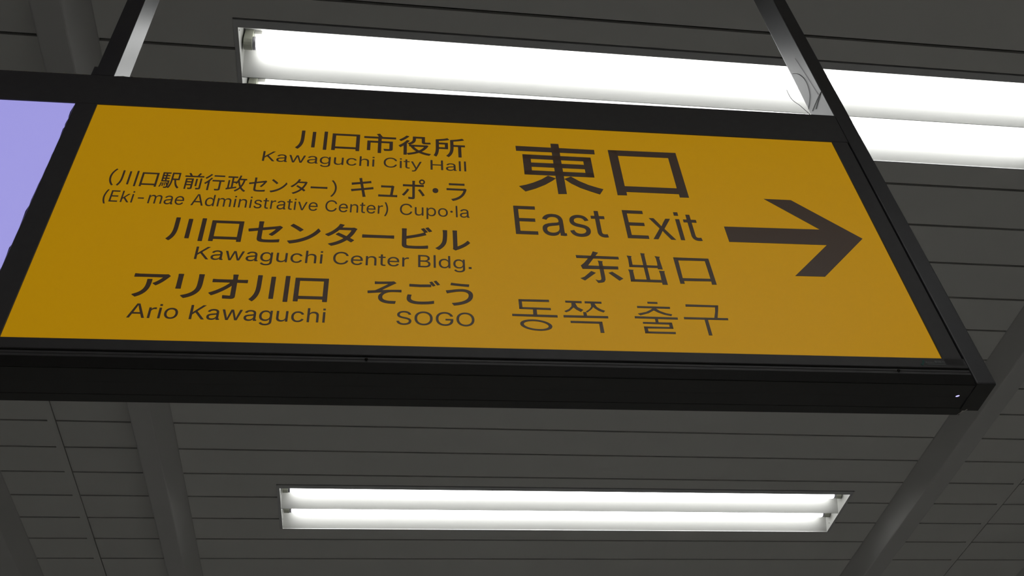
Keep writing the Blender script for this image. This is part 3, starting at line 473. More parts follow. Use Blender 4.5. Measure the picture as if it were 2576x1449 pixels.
[[[57,-96,37,-96,57,-55],[73,-17,86,18,98,53],[107,85,113,116,119,147],[122,177,122,207,122,240],[118,276,112,313,105,351],[95,389,82,428,70,467],[55,504,37,539,57,539],[77,539,97,539,113,511],[128,479,142,441,155,404],[165,364,173,323,180,283],[184,244,184,207,184,156],[177,104,161,53,146,2],[125,-48,97,-96,77,-96]]],
[[[73,-143,53,-143,53,31],[53,205,53,379,72,379],[92,379,112,379,112,359],[112,339,112,319,114,319],[116,319,118,319,123,327],[129,336,137,346,145,356],[157,365,171,373,186,381],[205,384,229,384,261,384],[289,376,313,361,337,345],[356,322,370,293,383,263],[390,229,390,189,390,149],[383,114,370,84,356,55],[337,32,313,16,289,0],[261,-8,229,-8,206,-8],[187,-4,173,4,158,12],[146,21,138,31,130,42],[123,51,118,59,117,59],[115,59,114,59,114,-8],[114,-76,114,-143,93,-143]],[[197,47,220,47,244,47],[263,53,279,66,295,78],[308,95,316,117,324,138],[328,162,328,189,328,216],[324,240,316,261,308,282],[296,299,280,311,264,324],[244,330,220,330,197,330],[177,324,161,312,145,300],[133,284,125,263,117,242],[113,217,113,189,113,161],[117,136,125,115,133,94],[146,77,162,65,178,53]]],
[[[242,-8,207,-8,173,-8],[143,0,117,16,91,33],[71,56,56,85,41,114],[34,149,34,187,34,227],[41,262,56,291,71,321],[91,343,117,360,143,376],[173,384,207,384,242,384],[273,376,299,360,325,343],[345,321,359,291,374,262],[381,227,381,187,381,149],[374,114,359,85,345,56],[325,33,299,16,273,0]],[[182,46,207,46,233,46],[254,53,270,66,287,79],[299,96,307,117,315,139],[319,162,319,187,319,213],[315,236,307,258,299,280],[287,297,270,310,254,323],[233,330,207,330,182,330],[161,323,145,310,129,297],[116,280,108,258,100,237],[96,213,96,187,96,162],[100,139,108,117,116,96],[129,79,145,66,161,53]]],
[[[111,196,98,196,85,196],[75,201,66,210,57,219],[52,229,52,242,52,254],[57,265,66,274,75,283],[85,287,98,287,111,287],[122,283,130,274,139,265],[144,254,144,242,144,229],[139,219,130,210,122,201]]],
[[[264,262,255,275,249,272],[243,269,236,266,246,253],[258,232,265,218,271,221],[277,224,284,227,276,241]],[[303,276,293,289,287,286],[281,283,275,280,285,267],[296,248,304,232,310,235],[317,238,323,241,316,254]],[[97,255,98,263,87,263],[76,263,65,263,67,255],[67,243,67,234,67,216],[67,76,67,42,67,13],[82,1,109,-4,124,-6],[145,-7,165,-7,203,-7],[256,-5,286,0,286,11],[286,21,286,32,257,24],[204,21,167,21,150,21],[131,21,120,23,103,27],[96,32,96,49,96,75],[96,101,96,126,139,138],[200,156,239,172,250,176],[262,181,272,186,268,195],[264,204,260,214,250,208],[239,202,229,198,193,182],[137,165,96,155,96,181],[96,208,96,234,96,244]]],
[[[185,13,183,7,190,2],[196,-3,202,-8,204,-6],[208,-3,214,0,255,20],[303,56,333,97,328,105],[322,113,317,121,290,81],[247,49,215,35,215,46],[215,215,215,237,215,250],[216,260,216,263,205,263],[195,263,184,263,184,260],[186,250,186,237,186,215],[186,43,186,27,186,20]],[[53,30,23,9,32,3],[41,-3,49,-8,79,16],[102,50,112,88,121,123],[123,197,123,236,123,247],[124,257,124,262,114,262],[103,262,92,262,93,254],[95,246,95,236,95,197],[94,127,84,95,74,61]]],
[[[122,0,60,0,60,170],[60,339,60,509,120,509],[181,509,241,509,276,509],[306,503,329,491,352,479],[369,462,381,442,392,422],[398,399,398,374,398,352],[394,334,387,320,379,306],[369,294,356,286,344,277],[330,271,315,267,315,265],[315,264,315,262,331,261],[347,255,363,245,379,235],[392,221,402,203,413,185],[418,163,418,136,418,111],[412,87,400,67,388,46],[370,30,344,18,319,6],[287,0,247,0,184,0]],[[125,115,125,57,165,57],[205,57,245,57,284,57],[313,65,330,80,347,95],[355,114,355,137,355,154],[351,170,342,184,334,198],[321,209,306,218,290,227],[271,231,248,231,207,231],[166,231,125,231,125,173]],[[125,341,125,285,162,285],[200,285,238,285,257,285],[273,289,288,296,303,303],[315,313,323,326,332,339],[336,355,336,372,336,395],[328,414,313,429,297,444],[273,452,240,452,202,452],[163,452,125,452,125,396]]],
[[[53.5,0,53.5,0,53.5,0],[53.5,82,53.5,82,53.5,82],[137.5,82,137.5,82,137.5,82],[137.5,0,137.5,0,137.5,0]]],
[[[324,233,326,237,320,242],[315,248,309,253,304,252],[291,251,284,251,263,251],[100,251,83,251,70,251],[56,252,43,254,43,244],[43,233,43,222,57,224],[70,224,83,224,100,224],[258,224,283,224,271,203],[238,165,206,146,214,140],[222,134,229,127,269,155],[302,201,317,224,319,228]],[[186,96,186,190,176,190],[165,190,155,190,156,181],[156,174,156,165,156,107],[148,57,94,24,84,17],[72,11,63,8,71,1],[80,-6,89,-13,178,32]]],
[[[271,257,272,266,261,266],[250,266,239,266,240,257],[241,247,241,235,241,223],[241,193,241,180,241,114],[237,85,211,56,190,32],[160,18,128,10,135,2],[143,-6,151,-14,176,-6],[211,10,234,37,259,67],[271,95,271,179,271,192],[271,221,271,235,271,247]],[[109,256,109,263,99,263],[88,263,77,263,78,256],[79,244,79,238,79,227],[79,136,79,121,79,111],[78,99,77,94,88,94],[99,94,109,94,109,100],[108,112,108,121,108,136],[108,227,108,238,108,246]]],
[[[101,84,30,49,37,42],[44,34,50,27,113,60],[174,117,203,158,204,116],[204,73,204,31,204,21],[202,17,192,17,179,17],[159,18,142,21,143,11],[144,2,145,-8,162,-9],[182,-10,201,-10,222,-10],[233,0,232,18,232,62],[231,132,230,184,249,184],[267,184,286,184,294,184],[306,184,314,183,314,193],[314,203,314,213,307,212],[294,211,285,211,266,211],[248,211,230,211,229,222],[229,233,229,245,229,255],[230,264,231,274,220,274],[209,274,199,274,200,267],[201,258,202,245,202,233],[202,222,203,211,160,211],[118,211,75,211,64,211],[53,212,43,213,43,203],[43,193,43,183,54,184],[64,184,76,184,114,184],[153,184,191,184,164,142]]],
[[[100,261,92,262,92,252],[93,242,93,233,100,234],[111,235,120,235,135,236],[196,239,212,240,190,221],[134,172,96,146,78,144],[55,141,36,139,37,130],[37,121,38,112,80,119],[127,125,164,128,146,117],[124,92,124,62,124,8],[170,-19,256,-15,258,-6],[260,4,262,13,249,12],[232,12,211,14,179,19],[151,30,151,66,151,99],[184,128,218,133,239,136],[273,136,307,134,307,143],[307,151,307,160,257,160],[194,155,140,150,168,172],[219,214,245,236,250,240],[259,246,264,249,258,256],[252,262,246,269,242,268],[235,267,227,266,207,263],[135,260,119,260,109,260]]],
[[[101,239,76,242,76,232],[76,223,76,214,104,211],[133,210,169,210,201,210],[239,212,263,214,263,224],[263,233,263,243,238,240],[202,238,168,238,133,238]],[[85,87,90,101,81,102],[71,103,62,104,58,90],[54,73,54,55,54,11],[96,-13,167,-13,217,-13],[261,-7,286,0,286,10],[286,20,286,30,259,21],[214,16,166,16,110,16],[83,34,83,61,83,74]],[[282,269,273,281,266,278],[260,276,254,273,264,260],[276,238,283,224,289,227],[295,230,301,233,294,247]],[[321,282,311,295,305,292],[299,290,293,287,303,274],[314,254,322,239,328,242],[335,244,341,247,334,260]]],
[[[252,146,252,117,252,54],[192,20,107,10,112,1],[118,-8,123,-17,214,-3],[282,40,282,116,282,166],[245,193,195,193,155,193],[115,182,90,176,80,174],[68,172,58,171,61,160],[64,150,67,139,76,142],[86,146,97,150,117,155],[152,167,192,167,228,167]],[[144,265,105,274,104,265],[102,256,100,248,140,241],[211,234,250,231,251,240],[252,249,254,258,220,258]]],
[[[263,-9,224,-9,187,-9],[155,-3,128,9,100,21],[79,38,64,60,49,82],[40,107,38,137,60,137],[82,137,104,137,106,117],[112,101,123,88,134,75],[149,65,166,59,184,52],[203,49,224,49,247,49],[268,53,286,60,304,68],[319,78,329,92,340,105],[346,121,346,139,346,155],[341,169,332,179,323,189],[311,198,296,205,281,211],[264,217,245,222,224,228],[204,234,184,239,142,251],[109,268,86,289,63,311],[52,339,52,372,52,401],[60,426,75,448,90,469],[111,486,138,498,164,510],[194,516,227,516,261,516],[290,510,316,498,342,486],[362,469,377,449,392,428],[400,404,401,378,380,378],[358,378,337,378,335,403],[323,423,302,437,281,451],[256,459,225,459,203,459],[184,455,167,448,151,441],[138,431,129,418,120,406],[115,391,115,376,115,358],[120,344,131,334,142,323],[154,314,169,308,184,302],[199,297,212,293,230,289],[247,284,264,279,279,275],[295,270,312,264,328,257],[344,248,359,238,373,227],[385,214,395,198,404,181],[408,162,408,139,408,111],[401,86,386,64,372,41],[351,24,323,11,296,-2]]],
[[[311,-7,267,-7,223,-7],[184,4,150,25,116,46],[90,76,70,115,50,154],[40,201,40,254,40,308],[50,354,70,393,90,432],[116,462,150,484,184,505],[223,516,267,516,311,516],[350,505,384,484,418,462],[444,432,464,393,483,354],[493,308,493,254,493,201],[483,154,464,115,444,76],[418,46,384,25,350,4]],[[236,53,267,53,297,53],[325,61,349,76,374,91],[394,114,408,144,423,174],[430,211,430,254,430,298],[423,335,408,365,394,395],[374,417,349,433,325,448],[297,456,267,456,236,456],[209,448,184,433,159,417],[140,394,125,364,111,334],[103,297,103,254,103,211],[111,174,125,144,140,114],[159,92,184,76,209,61]]],
[[[309,-7,269,-7,223,-7],[184,4,149,25,115,46],[88,77,69,116,50,155],[40,201,40,254,40,308],[50,354,69,393,88,432],[115,462,149,484,183,505],[221,516,265,516,292,516],[317,512,340,504,364,496],[385,484,403,469,422,454],[437,437,449,416,461,396],[470,373,474,349,452,349],[430,349,408,349,403,365],[396,380,387,393,379,406],[368,417,356,427,344,436],[330,444,315,448,300,453],[283,456,265,456,235,456],[208,448,183,432,159,417],[139,394,125,364,111,334],[103,297,103,254,103,211],[111,175,125,145,140,115],[159,92,184,76,209,61],[237,53,269,53,297,53],[323,59,345,71,367,83],[384,101,396,123,409,146],[415,172,415,202,421,201],[428,200,434,199,384,199],[333,199,283,199,283,218],[283,237,283,256,348,256],[413,256,478,256,478,237],[478,219,478,200,478,158],[469,122,451,91,433,60],[408,36,377,19,345,2]]],
[[[44,0,21,0,71,73],[121,145,171,218,171,202],[171,187,171,171,124,240],[76,310,29,379,52,379],[76,379,100,379,116,355],[132,330,147,306,160,287],[170,270,179,253,188,237],[198,221,207,206,197,206],[186,206,175,206,185,221],[194,237,202,253,211,270],[221,287,233,306,249,330],[266,355,282,379,305,379],[328,379,352,379,304,309],[256,239,209,169,209,184],[209,199,209,214,258,143],[308,71,358,0,334,0],[310,0,287,0,268,28],[249,57,231,85,219,103],[209,120,200,136,191,152],[182,167,173,182,183,182],[194,182,205,182,195,167],[186,152,178,136,170,120],[160,103,148,85,129,57],[110,28,91,0,68,0]]],
[[[182,276,174,278,168,235],[157,193,138,166,144,163],[155,156,160,153,168,167],[176,185,182,204,197,204],[212,204,226,204,226,183],[226,163,226,142,198,142],[170,142,143,142,143,134],[143,126,143,118,165,118],[188,118,211,118,191,74],[157,32,123,10,129,5],[136,-4,140,-11,173,13],[204,54,226,99,226,57],[226,14,226,-28,235,-28],[243,-28,252,-28,252,16],[252,59,252,103,270,60],[297,17,324,-8,328,-1],[337,8,343,13,314,35],[285,76,268,118,289,118],[311,118,333,118,333,126],[333,134,333,142,306,142],[279,142,252,142,252,163],[252,183,252,204,275,204],[298,204,321,204,321,212],[321,220,321,228,298,228],[275,228,252,228,252,250],[252,272,252,294,243,294],[235,294,226,294,226,272],[226,250,226,228,214,228],[202,228,189,228,193,243],[196,258,199,273,190,275]],[[78,294,70,294,70,272],[70,249,70,227,53,227],[36,227,19,227,19,218],[19,210,19,202,35,202],[51,202,67,202,56,154],[34,98,11,69,16,63],[22,51,25,43,42,67],[58,105,70,145,70,87],[70,30,70,-28,78,-28],[87,-28,95,-28,95,34],[95,96,95,158,106,139],[118,116,123,104,128,110],[133,117,139,123,133,134],[105,178,95,190,95,194],[95,198,95,202,110,202],[125,202,140,202,140,210],[140,218,140,227,125,227],[110,227,95,227,95,249],[95,272,95,294,87,294]]],
[[[254,282,248,277,266,264],[288,245,299,233,305,238],[311,244,317,249,306,262],[284,279,266,292,260,287]],[[207,293,198,293,198,271],[199,250,200,229,139,229],[79,229,19,229,19,220],[19,212,19,203,80,203],[141,203,201,203,210,73],[240,-29,297,-29,324,-29],[334,-11,339,50,331,53],[321,59,315,65,313,18],[309,-1,299,-1,265,-1],[237,84,229,203,263,203],[297,203,332,203,332,212],[332,220,332,229,297,229],[262,229,227,229,226,249],[226,271,226,293,217,293]],[[45,13,21,8,23,0],[26,-9,29,-18,74,-8],[138,7,198,21,197,29],[196,37,196,45,171,39],[146,34,121,29,121,61],[121,93,121,125,143,125],[164,125,186,125,186,134],[186,142,186,151,135,151],[83,151,32,151,32,142],[32,134,32,125,53,125],[74,125,95,125,95,91],[95,57,95,23,70,18]]],
[[[54,-14,55,-20,68,-15],[88,-14,273,2,282,-9],[289,-19,293,-28,301,-23],[309,-18,317,-13,301,13],[268,51,237,79,229,75],[222,71,215,67,228,54],[242,40,255,25,202,21],[149,17,96,13,120,36],[145,64,167,92,218,92],[270,92,321,92,321,101],[321,109,321,118,225,118],[128,118,31,118,31,109],[31,101,31,92,65,92],[98,92,131,92,109,61],[82,34,72,25,62,15],[54,8,46,7,49,0]],[[185,290,176,294,145,247],[83,203,15,174,21,169],[30,158,34,151,54,160],[74,171,92,182,92,175],[92,168,92,161,148,161],[204,161,259,161,259,169],[259,177,259,186,205,186],[151,186,97,186,127,205],[154,227,176,251,197,230],[227,206,259,186,278,174],[299,163,319,155,323,162],[332,173,337,178,280,198],[223,236,191,269,195,274],[198,279,202,283,193,287]]],
[[[62,287,56,283,69,269],[82,249,89,236,96,240],[103,245,110,249,103,262],[89,281,76,294,69,291]],[[54,234,19,234,19,226],[19,218,19,210,49,210],[80,210,111,210,89,166],[48,124,9,101,13,96],[19,83,21,75,37,86],[54,100,70,116,70,68],[70,20,70,-28,79,-28],[87,-28,96,-28,96,23],[96,73,96,124,109,109],[125,90,132,80,138,87],[143,94,149,102,141,109],[114,137,100,150,118,173],[133,199,144,225,139,228],[135,232,130,235,128,235],[127,234,125,234,90,234]],[[236,295,227,295,227,258],[227,221,227,184,202,184],[176,184,151,184,151,176],[151,167,151,159,176,159],[202,159,227,159,227,110],[227,61,227,12,196,12],[165,12,134,12,134,3],[134,-6,134,-14,201,-14],[269,-14,336,-14,336,-6],[336,3,336,12,309,12],[281,12,254,12,254,61],[254,110,254,159,279,159],[304,159,328,159,328,167],[328,176,328,184,304,184],[279,184,254,184,254,221],[254,258,254,295,245,295]]],
[[[132,78,126,75,137,57],[149,33,155,18,161,22],[167,25,173,29,168,44],[155,67,144,84,138,81]],[[54,81,47,82,40,61],[29,39,14,24,20,21],[29,14,33,11,47,27],[61,53,69,77,62,79]],[[233,267,194,261,194,220],[194,180,194,140,194,93],[191,33,161,-9,167,-12],[177,-20,181,-25,214,21],[218,90,218,140,218,144],[218,148,218,151,236,151],[254,151,271,151,271,92],[271,33,271,-26,280,-26],[288,-26,297,-26,297,33],[297,92,297,151,310,151],[323,151,335,151,335,159],[335,168,335,176,296,176],[257,176,218,176,218,198],[218,221,218,243,255,249],[295,258,325,269,317,275],[310,281,303,288,278,277]],[[83,292,75,290,81,280],[86,268,90,257,67,257],[44,257,21,257,21,250],[21,243,21,235,73,235],[125,235,176,235,176,243],[176,250,176,257,157,257],[137,257,118,257,113,269],[105,284,99,296,91,294]],[[140,232,132,234,128,217],[120,194,113,178,81,178],[48,178,16,178,16,170],[16,163,16,155,40,155],[64,155,88,155,88,143],[88,131,88,119,64,119],[41,119,18,119,18,111],[18,103,18,96,41,96],[64,96,88,96,88,66],[88,36,88,6,88,3],[87,2,84,2,80,1],[69,1,57,2,60,-5],[64,-14,64,-21,82,-21],[93,-20,102,-16,110,-13],[112,-6,112,6,112,36],[112,66,112,96,134,96],[156,96,178,96,178,103],[178,111,178,119,156,119],[134,119,112,119,112,131],[112,143,112,155,135,155],[158,155,182,155,182,163],[182,170,182,178,167,178],[152,178,137,178,144,192],[150,211,157,228,148,230]],[[51,230,44,228,51,212],[56,191,58,178,65,180],[73,182,81,184,79,197],[73,218,65,233,58,231]]],
[[[180,205,180,214,214,214],[248,214,283,214,283,205],[283,196,283,186,248,186],[214,186,180,186,180,196]],[[180,251,180,260,214,260],[248,260,283,260,283,251],[283,242,283,233,248,233],[214,233,180,233,180,242]],[[207,280,156,280,156,242],[156,204,156,166,207,166],[257,166,308,166,308,204],[308,242,308,280,257,280]],[[195,145,125,145,125,138],[125,131,125,124,140,124],[156,124,171,124,157,94],[135,69,109,53,114,48],[123,40,126,36,141,47],[156,61,169,77,179,77],[188,77,198,77,181,44],[153,15,123,-4,128,-8],[136,-17,139,-21,172,2],[203,37,222,77,232,77],[242,77,252,77,239,41],[218,9,191,-12,196,-15],[204,-23,208,-27,237,-2],[261,35,276,77,283,77],[291,77,299,77,296,24],[291,3,286,-3,284,-6],[281,-7,276,-7,272,-7],[261,-6,249,-5,252,-11],[255,-21,256,-27,268,-28],[280,-28,287,-27,296,-27],[301,-25,306,-19,315,-9],[320,18,324,88,324,92],[325,99,325,99,278,99],[230,99,183,99,188,107],[192,115,196,124,243,124],[290,124,336,124,336,131],[336,138,336,145,266,145]],[[55,279,28,279,28,177],[28,74,28,-28,36,-28],[44,-28,52,-28,52,66],[52,161,52,255,67,255],[82,255,98,255,90,231],[80,200,70,174,95,147],[102,123,102,104,102,93],[99,84,94,80,91,78],[88,77,83,77,77,77],[71,77,63,77,67,71],[69,61,69,54,77,54],[86,54,93,55,100,56],[106,58,111,61,121,68],[125,83,125,102,125,123],[119,148,93,177,105,205],[118,241,129,270,123,273],[117,277,111,280,110,280],[109,279,107,279,81,279]]]
]
LINES = [
[0,0.0040,[[0,-16840,16753,136323,16939],[1,-11431,17304,136228,16939],[2,-5589,16965,136133,16939],[3,466,16653,136035,16939],[4,6467,16453,135937,16939]]],
[0,0.0010,[[5,-22037,5226,131962,5282],[6,-19596,5226,131934,5282],[7,-17563,5226,131910,5282],[6,-14600,5226,131876,5282],[8,-12567,5226,131853,5282],[9,-10346,5226,131827,5282],[10,-8203,5226,131803,5282],[11,-6133,5226,131779,5282],[12,-3990,5226,131754,5282],[13,-2041,5164,131732,5282],[12,592,5164,131701,5282],[14,1455,5164,131691,5282],[15,2627,5164,131678,5282],[16,5695,5340,131643,5282],[6,8456,5340,131611,5282],[17,10533,5340,131587,5282],[17,11425,5340,131577,5282]]],
[0,0.0030,[[18,-46738,9427,124367,12693],[0,-43201,9391,124329,12693],[1,-40101,9646,124274,12693],[19,-36814,9220,124221,12693],[20,-33234,9235,124161,12693],[21,-30003,9330,124108,12693],[22,-26573,9290,124051,12693],[23,-23207,9478,123996,12693],[24,-20082,9411,123941,12693],[25,-16772,9444,123889,12693],[26,-13629,9427,123836,12693],[27,-10192,9427,123796,12693]]],
[0,0.0030,[[28,-7329,12809,123936,16581],[29,-3075,12068,123911,16581],[30,1094,12140,123885,16581],[31,4640,12140,123863,16581],[32,8015,12638,123842,16581]]],
[0,0.0010,[[33,-44719,4059,119982,5427],[34,-43611,4059,119972,5427],[35,-41911,4059,119957,5427],[12,-40364,4059,119943,5427],[36,-39686,4059,119937,5427],[37,-37848,4059,119921,5427],[6,-35372,4059,119899,5427],[38,-33793,4059,119885,5427],[39,-31243,4170,119862,5427],[40,-29241,4170,119844,5427],[37,-27473,4170,119829,5427],[12,-24930,4170,119806,5427],[41,-24233,4170,119800,5427],[12,-22524,4170,119784,5427],[42,-21827,4170,119778,5427],[14,-20305,4170,119765,5427],[43,-19359,4170,119756,5427],[6,-18279,4170,119747,5427],[14,-16656,4170,119732,5427],[12,-15710,4170,119724,5427],[44,-15013,4170,119717,5427],[38,-13391,4170,119703,5427],[13,-10827,4180,119680,5427],[38,-8695,4180,119661,5427],[41,-7006,4180,119646,5427],[14,-5292,4180,119631,5427],[38,-4343,4180,119622,5427],[43,-2655,4180,119607,5427],[45,-1572,4180,119598,5427],[13,873,4532,119576,5427],[9,3184,4532,119555,5427],[46,5042,4532,119539,5427],[47,6963,4532,119522,5427],[48,8844,4532,119505,5427],[17,9732,4532,119497,5427],[6,10489,4532,119490,5427]]],
[0,0.0060,[[0,-33535,16910,112201,16636],[1,-27971,17328,112139,16636],[23,-22022,16910,112080,16636],[24,-16508,16935,112018,16636],[25,-10669,16861,111961,16636],[26,-5136,16922,111902,16636],[49,387,17479,111839,16636],[50,6320,16810,111782,16636]]],
[0,0.0015,[[5,-28997,5252,107688,5349],[6,-26544,5252,107675,5349],[7,-24501,5252,107665,5349],[6,-21523,5252,107650,5349],[8,-19480,5252,107639,5349],[9,-17248,5252,107628,5349],[10,-15094,5252,107617,5349],[11,-13014,5252,107606,5349],[12,-10861,5252,107595,5349],[13,-8893,5215,107585,5349],[38,-6233,5215,107572,5349],[41,-4126,5215,107561,5349],[14,-1987,5215,107550,5349],[38,-804,5215,107544,5349],[43,1303,5215,107533,5349],[51,3660,5196,107521,5349],[17,6029,5196,107509,5349],[40,6897,5196,107505,5349],[8,9100,5196,107493,5349],[52,11309,5196,107482,5349]]],
[0,0.0060,[[53,-36863,16875,99906,16938],[54,-31501,17650,99920,16938],[55,-26008,17486,99933,16938],[0,-19990,17197,99948,16938],[1,-14448,17453,99963,16938]]],
[0,0.0040,[[56,-3927,17655,99912,16017],[57,1484,16554,99918,16017],[58,7081,17301,99925,16017]]],
[0,0.0020,[[39,-35764,5238,95540,5368],[43,-33250,5238,95538,5368],[12,-31893,5238,95538,5368],[47,-31018,5238,95537,5368],[5,-27755,5246,95535,5368],[6,-25305,5246,95534,5368],[7,-23265,5246,95533,5368],[6,-20290,5246,95532,5368],[8,-18249,5246,95531,5368],[9,-16020,5246,95530,5368],[10,-13869,5246,95528,5368],[11,-11791,5246,95527,5368],[12,-9641,5246,95526,5368]]],
[0,0.0020,[[59,713,5672,95530,5239],[60,3248,5672,95532,5239],[61,6271,5672,95534,5239],[60,9220,5672,95536,5239]]],
[0,0.0020,[[34,18733,11302,115986,13768],[6,23469,11302,115988,13768],[42,27865,11302,115990,13768],[14,31990,11302,115992,13768],[34,36877,11086,115994,13768],[62,41521,11086,115996,13768],[12,45723,11086,115997,13768],[14,47574,11086,115998,13768]]],
[1,0.0060,[[63,78186,1023,90294,998],[64,78538,1030,90289,998],[65,78893,1028,90284,998],[66,79245,992,90279,998]]],
[1,0.0080,[[67,79637,1628,90362,1476],[68,80178,1661,90364,1476],[66,80775,1586,90366,1476]]]
]
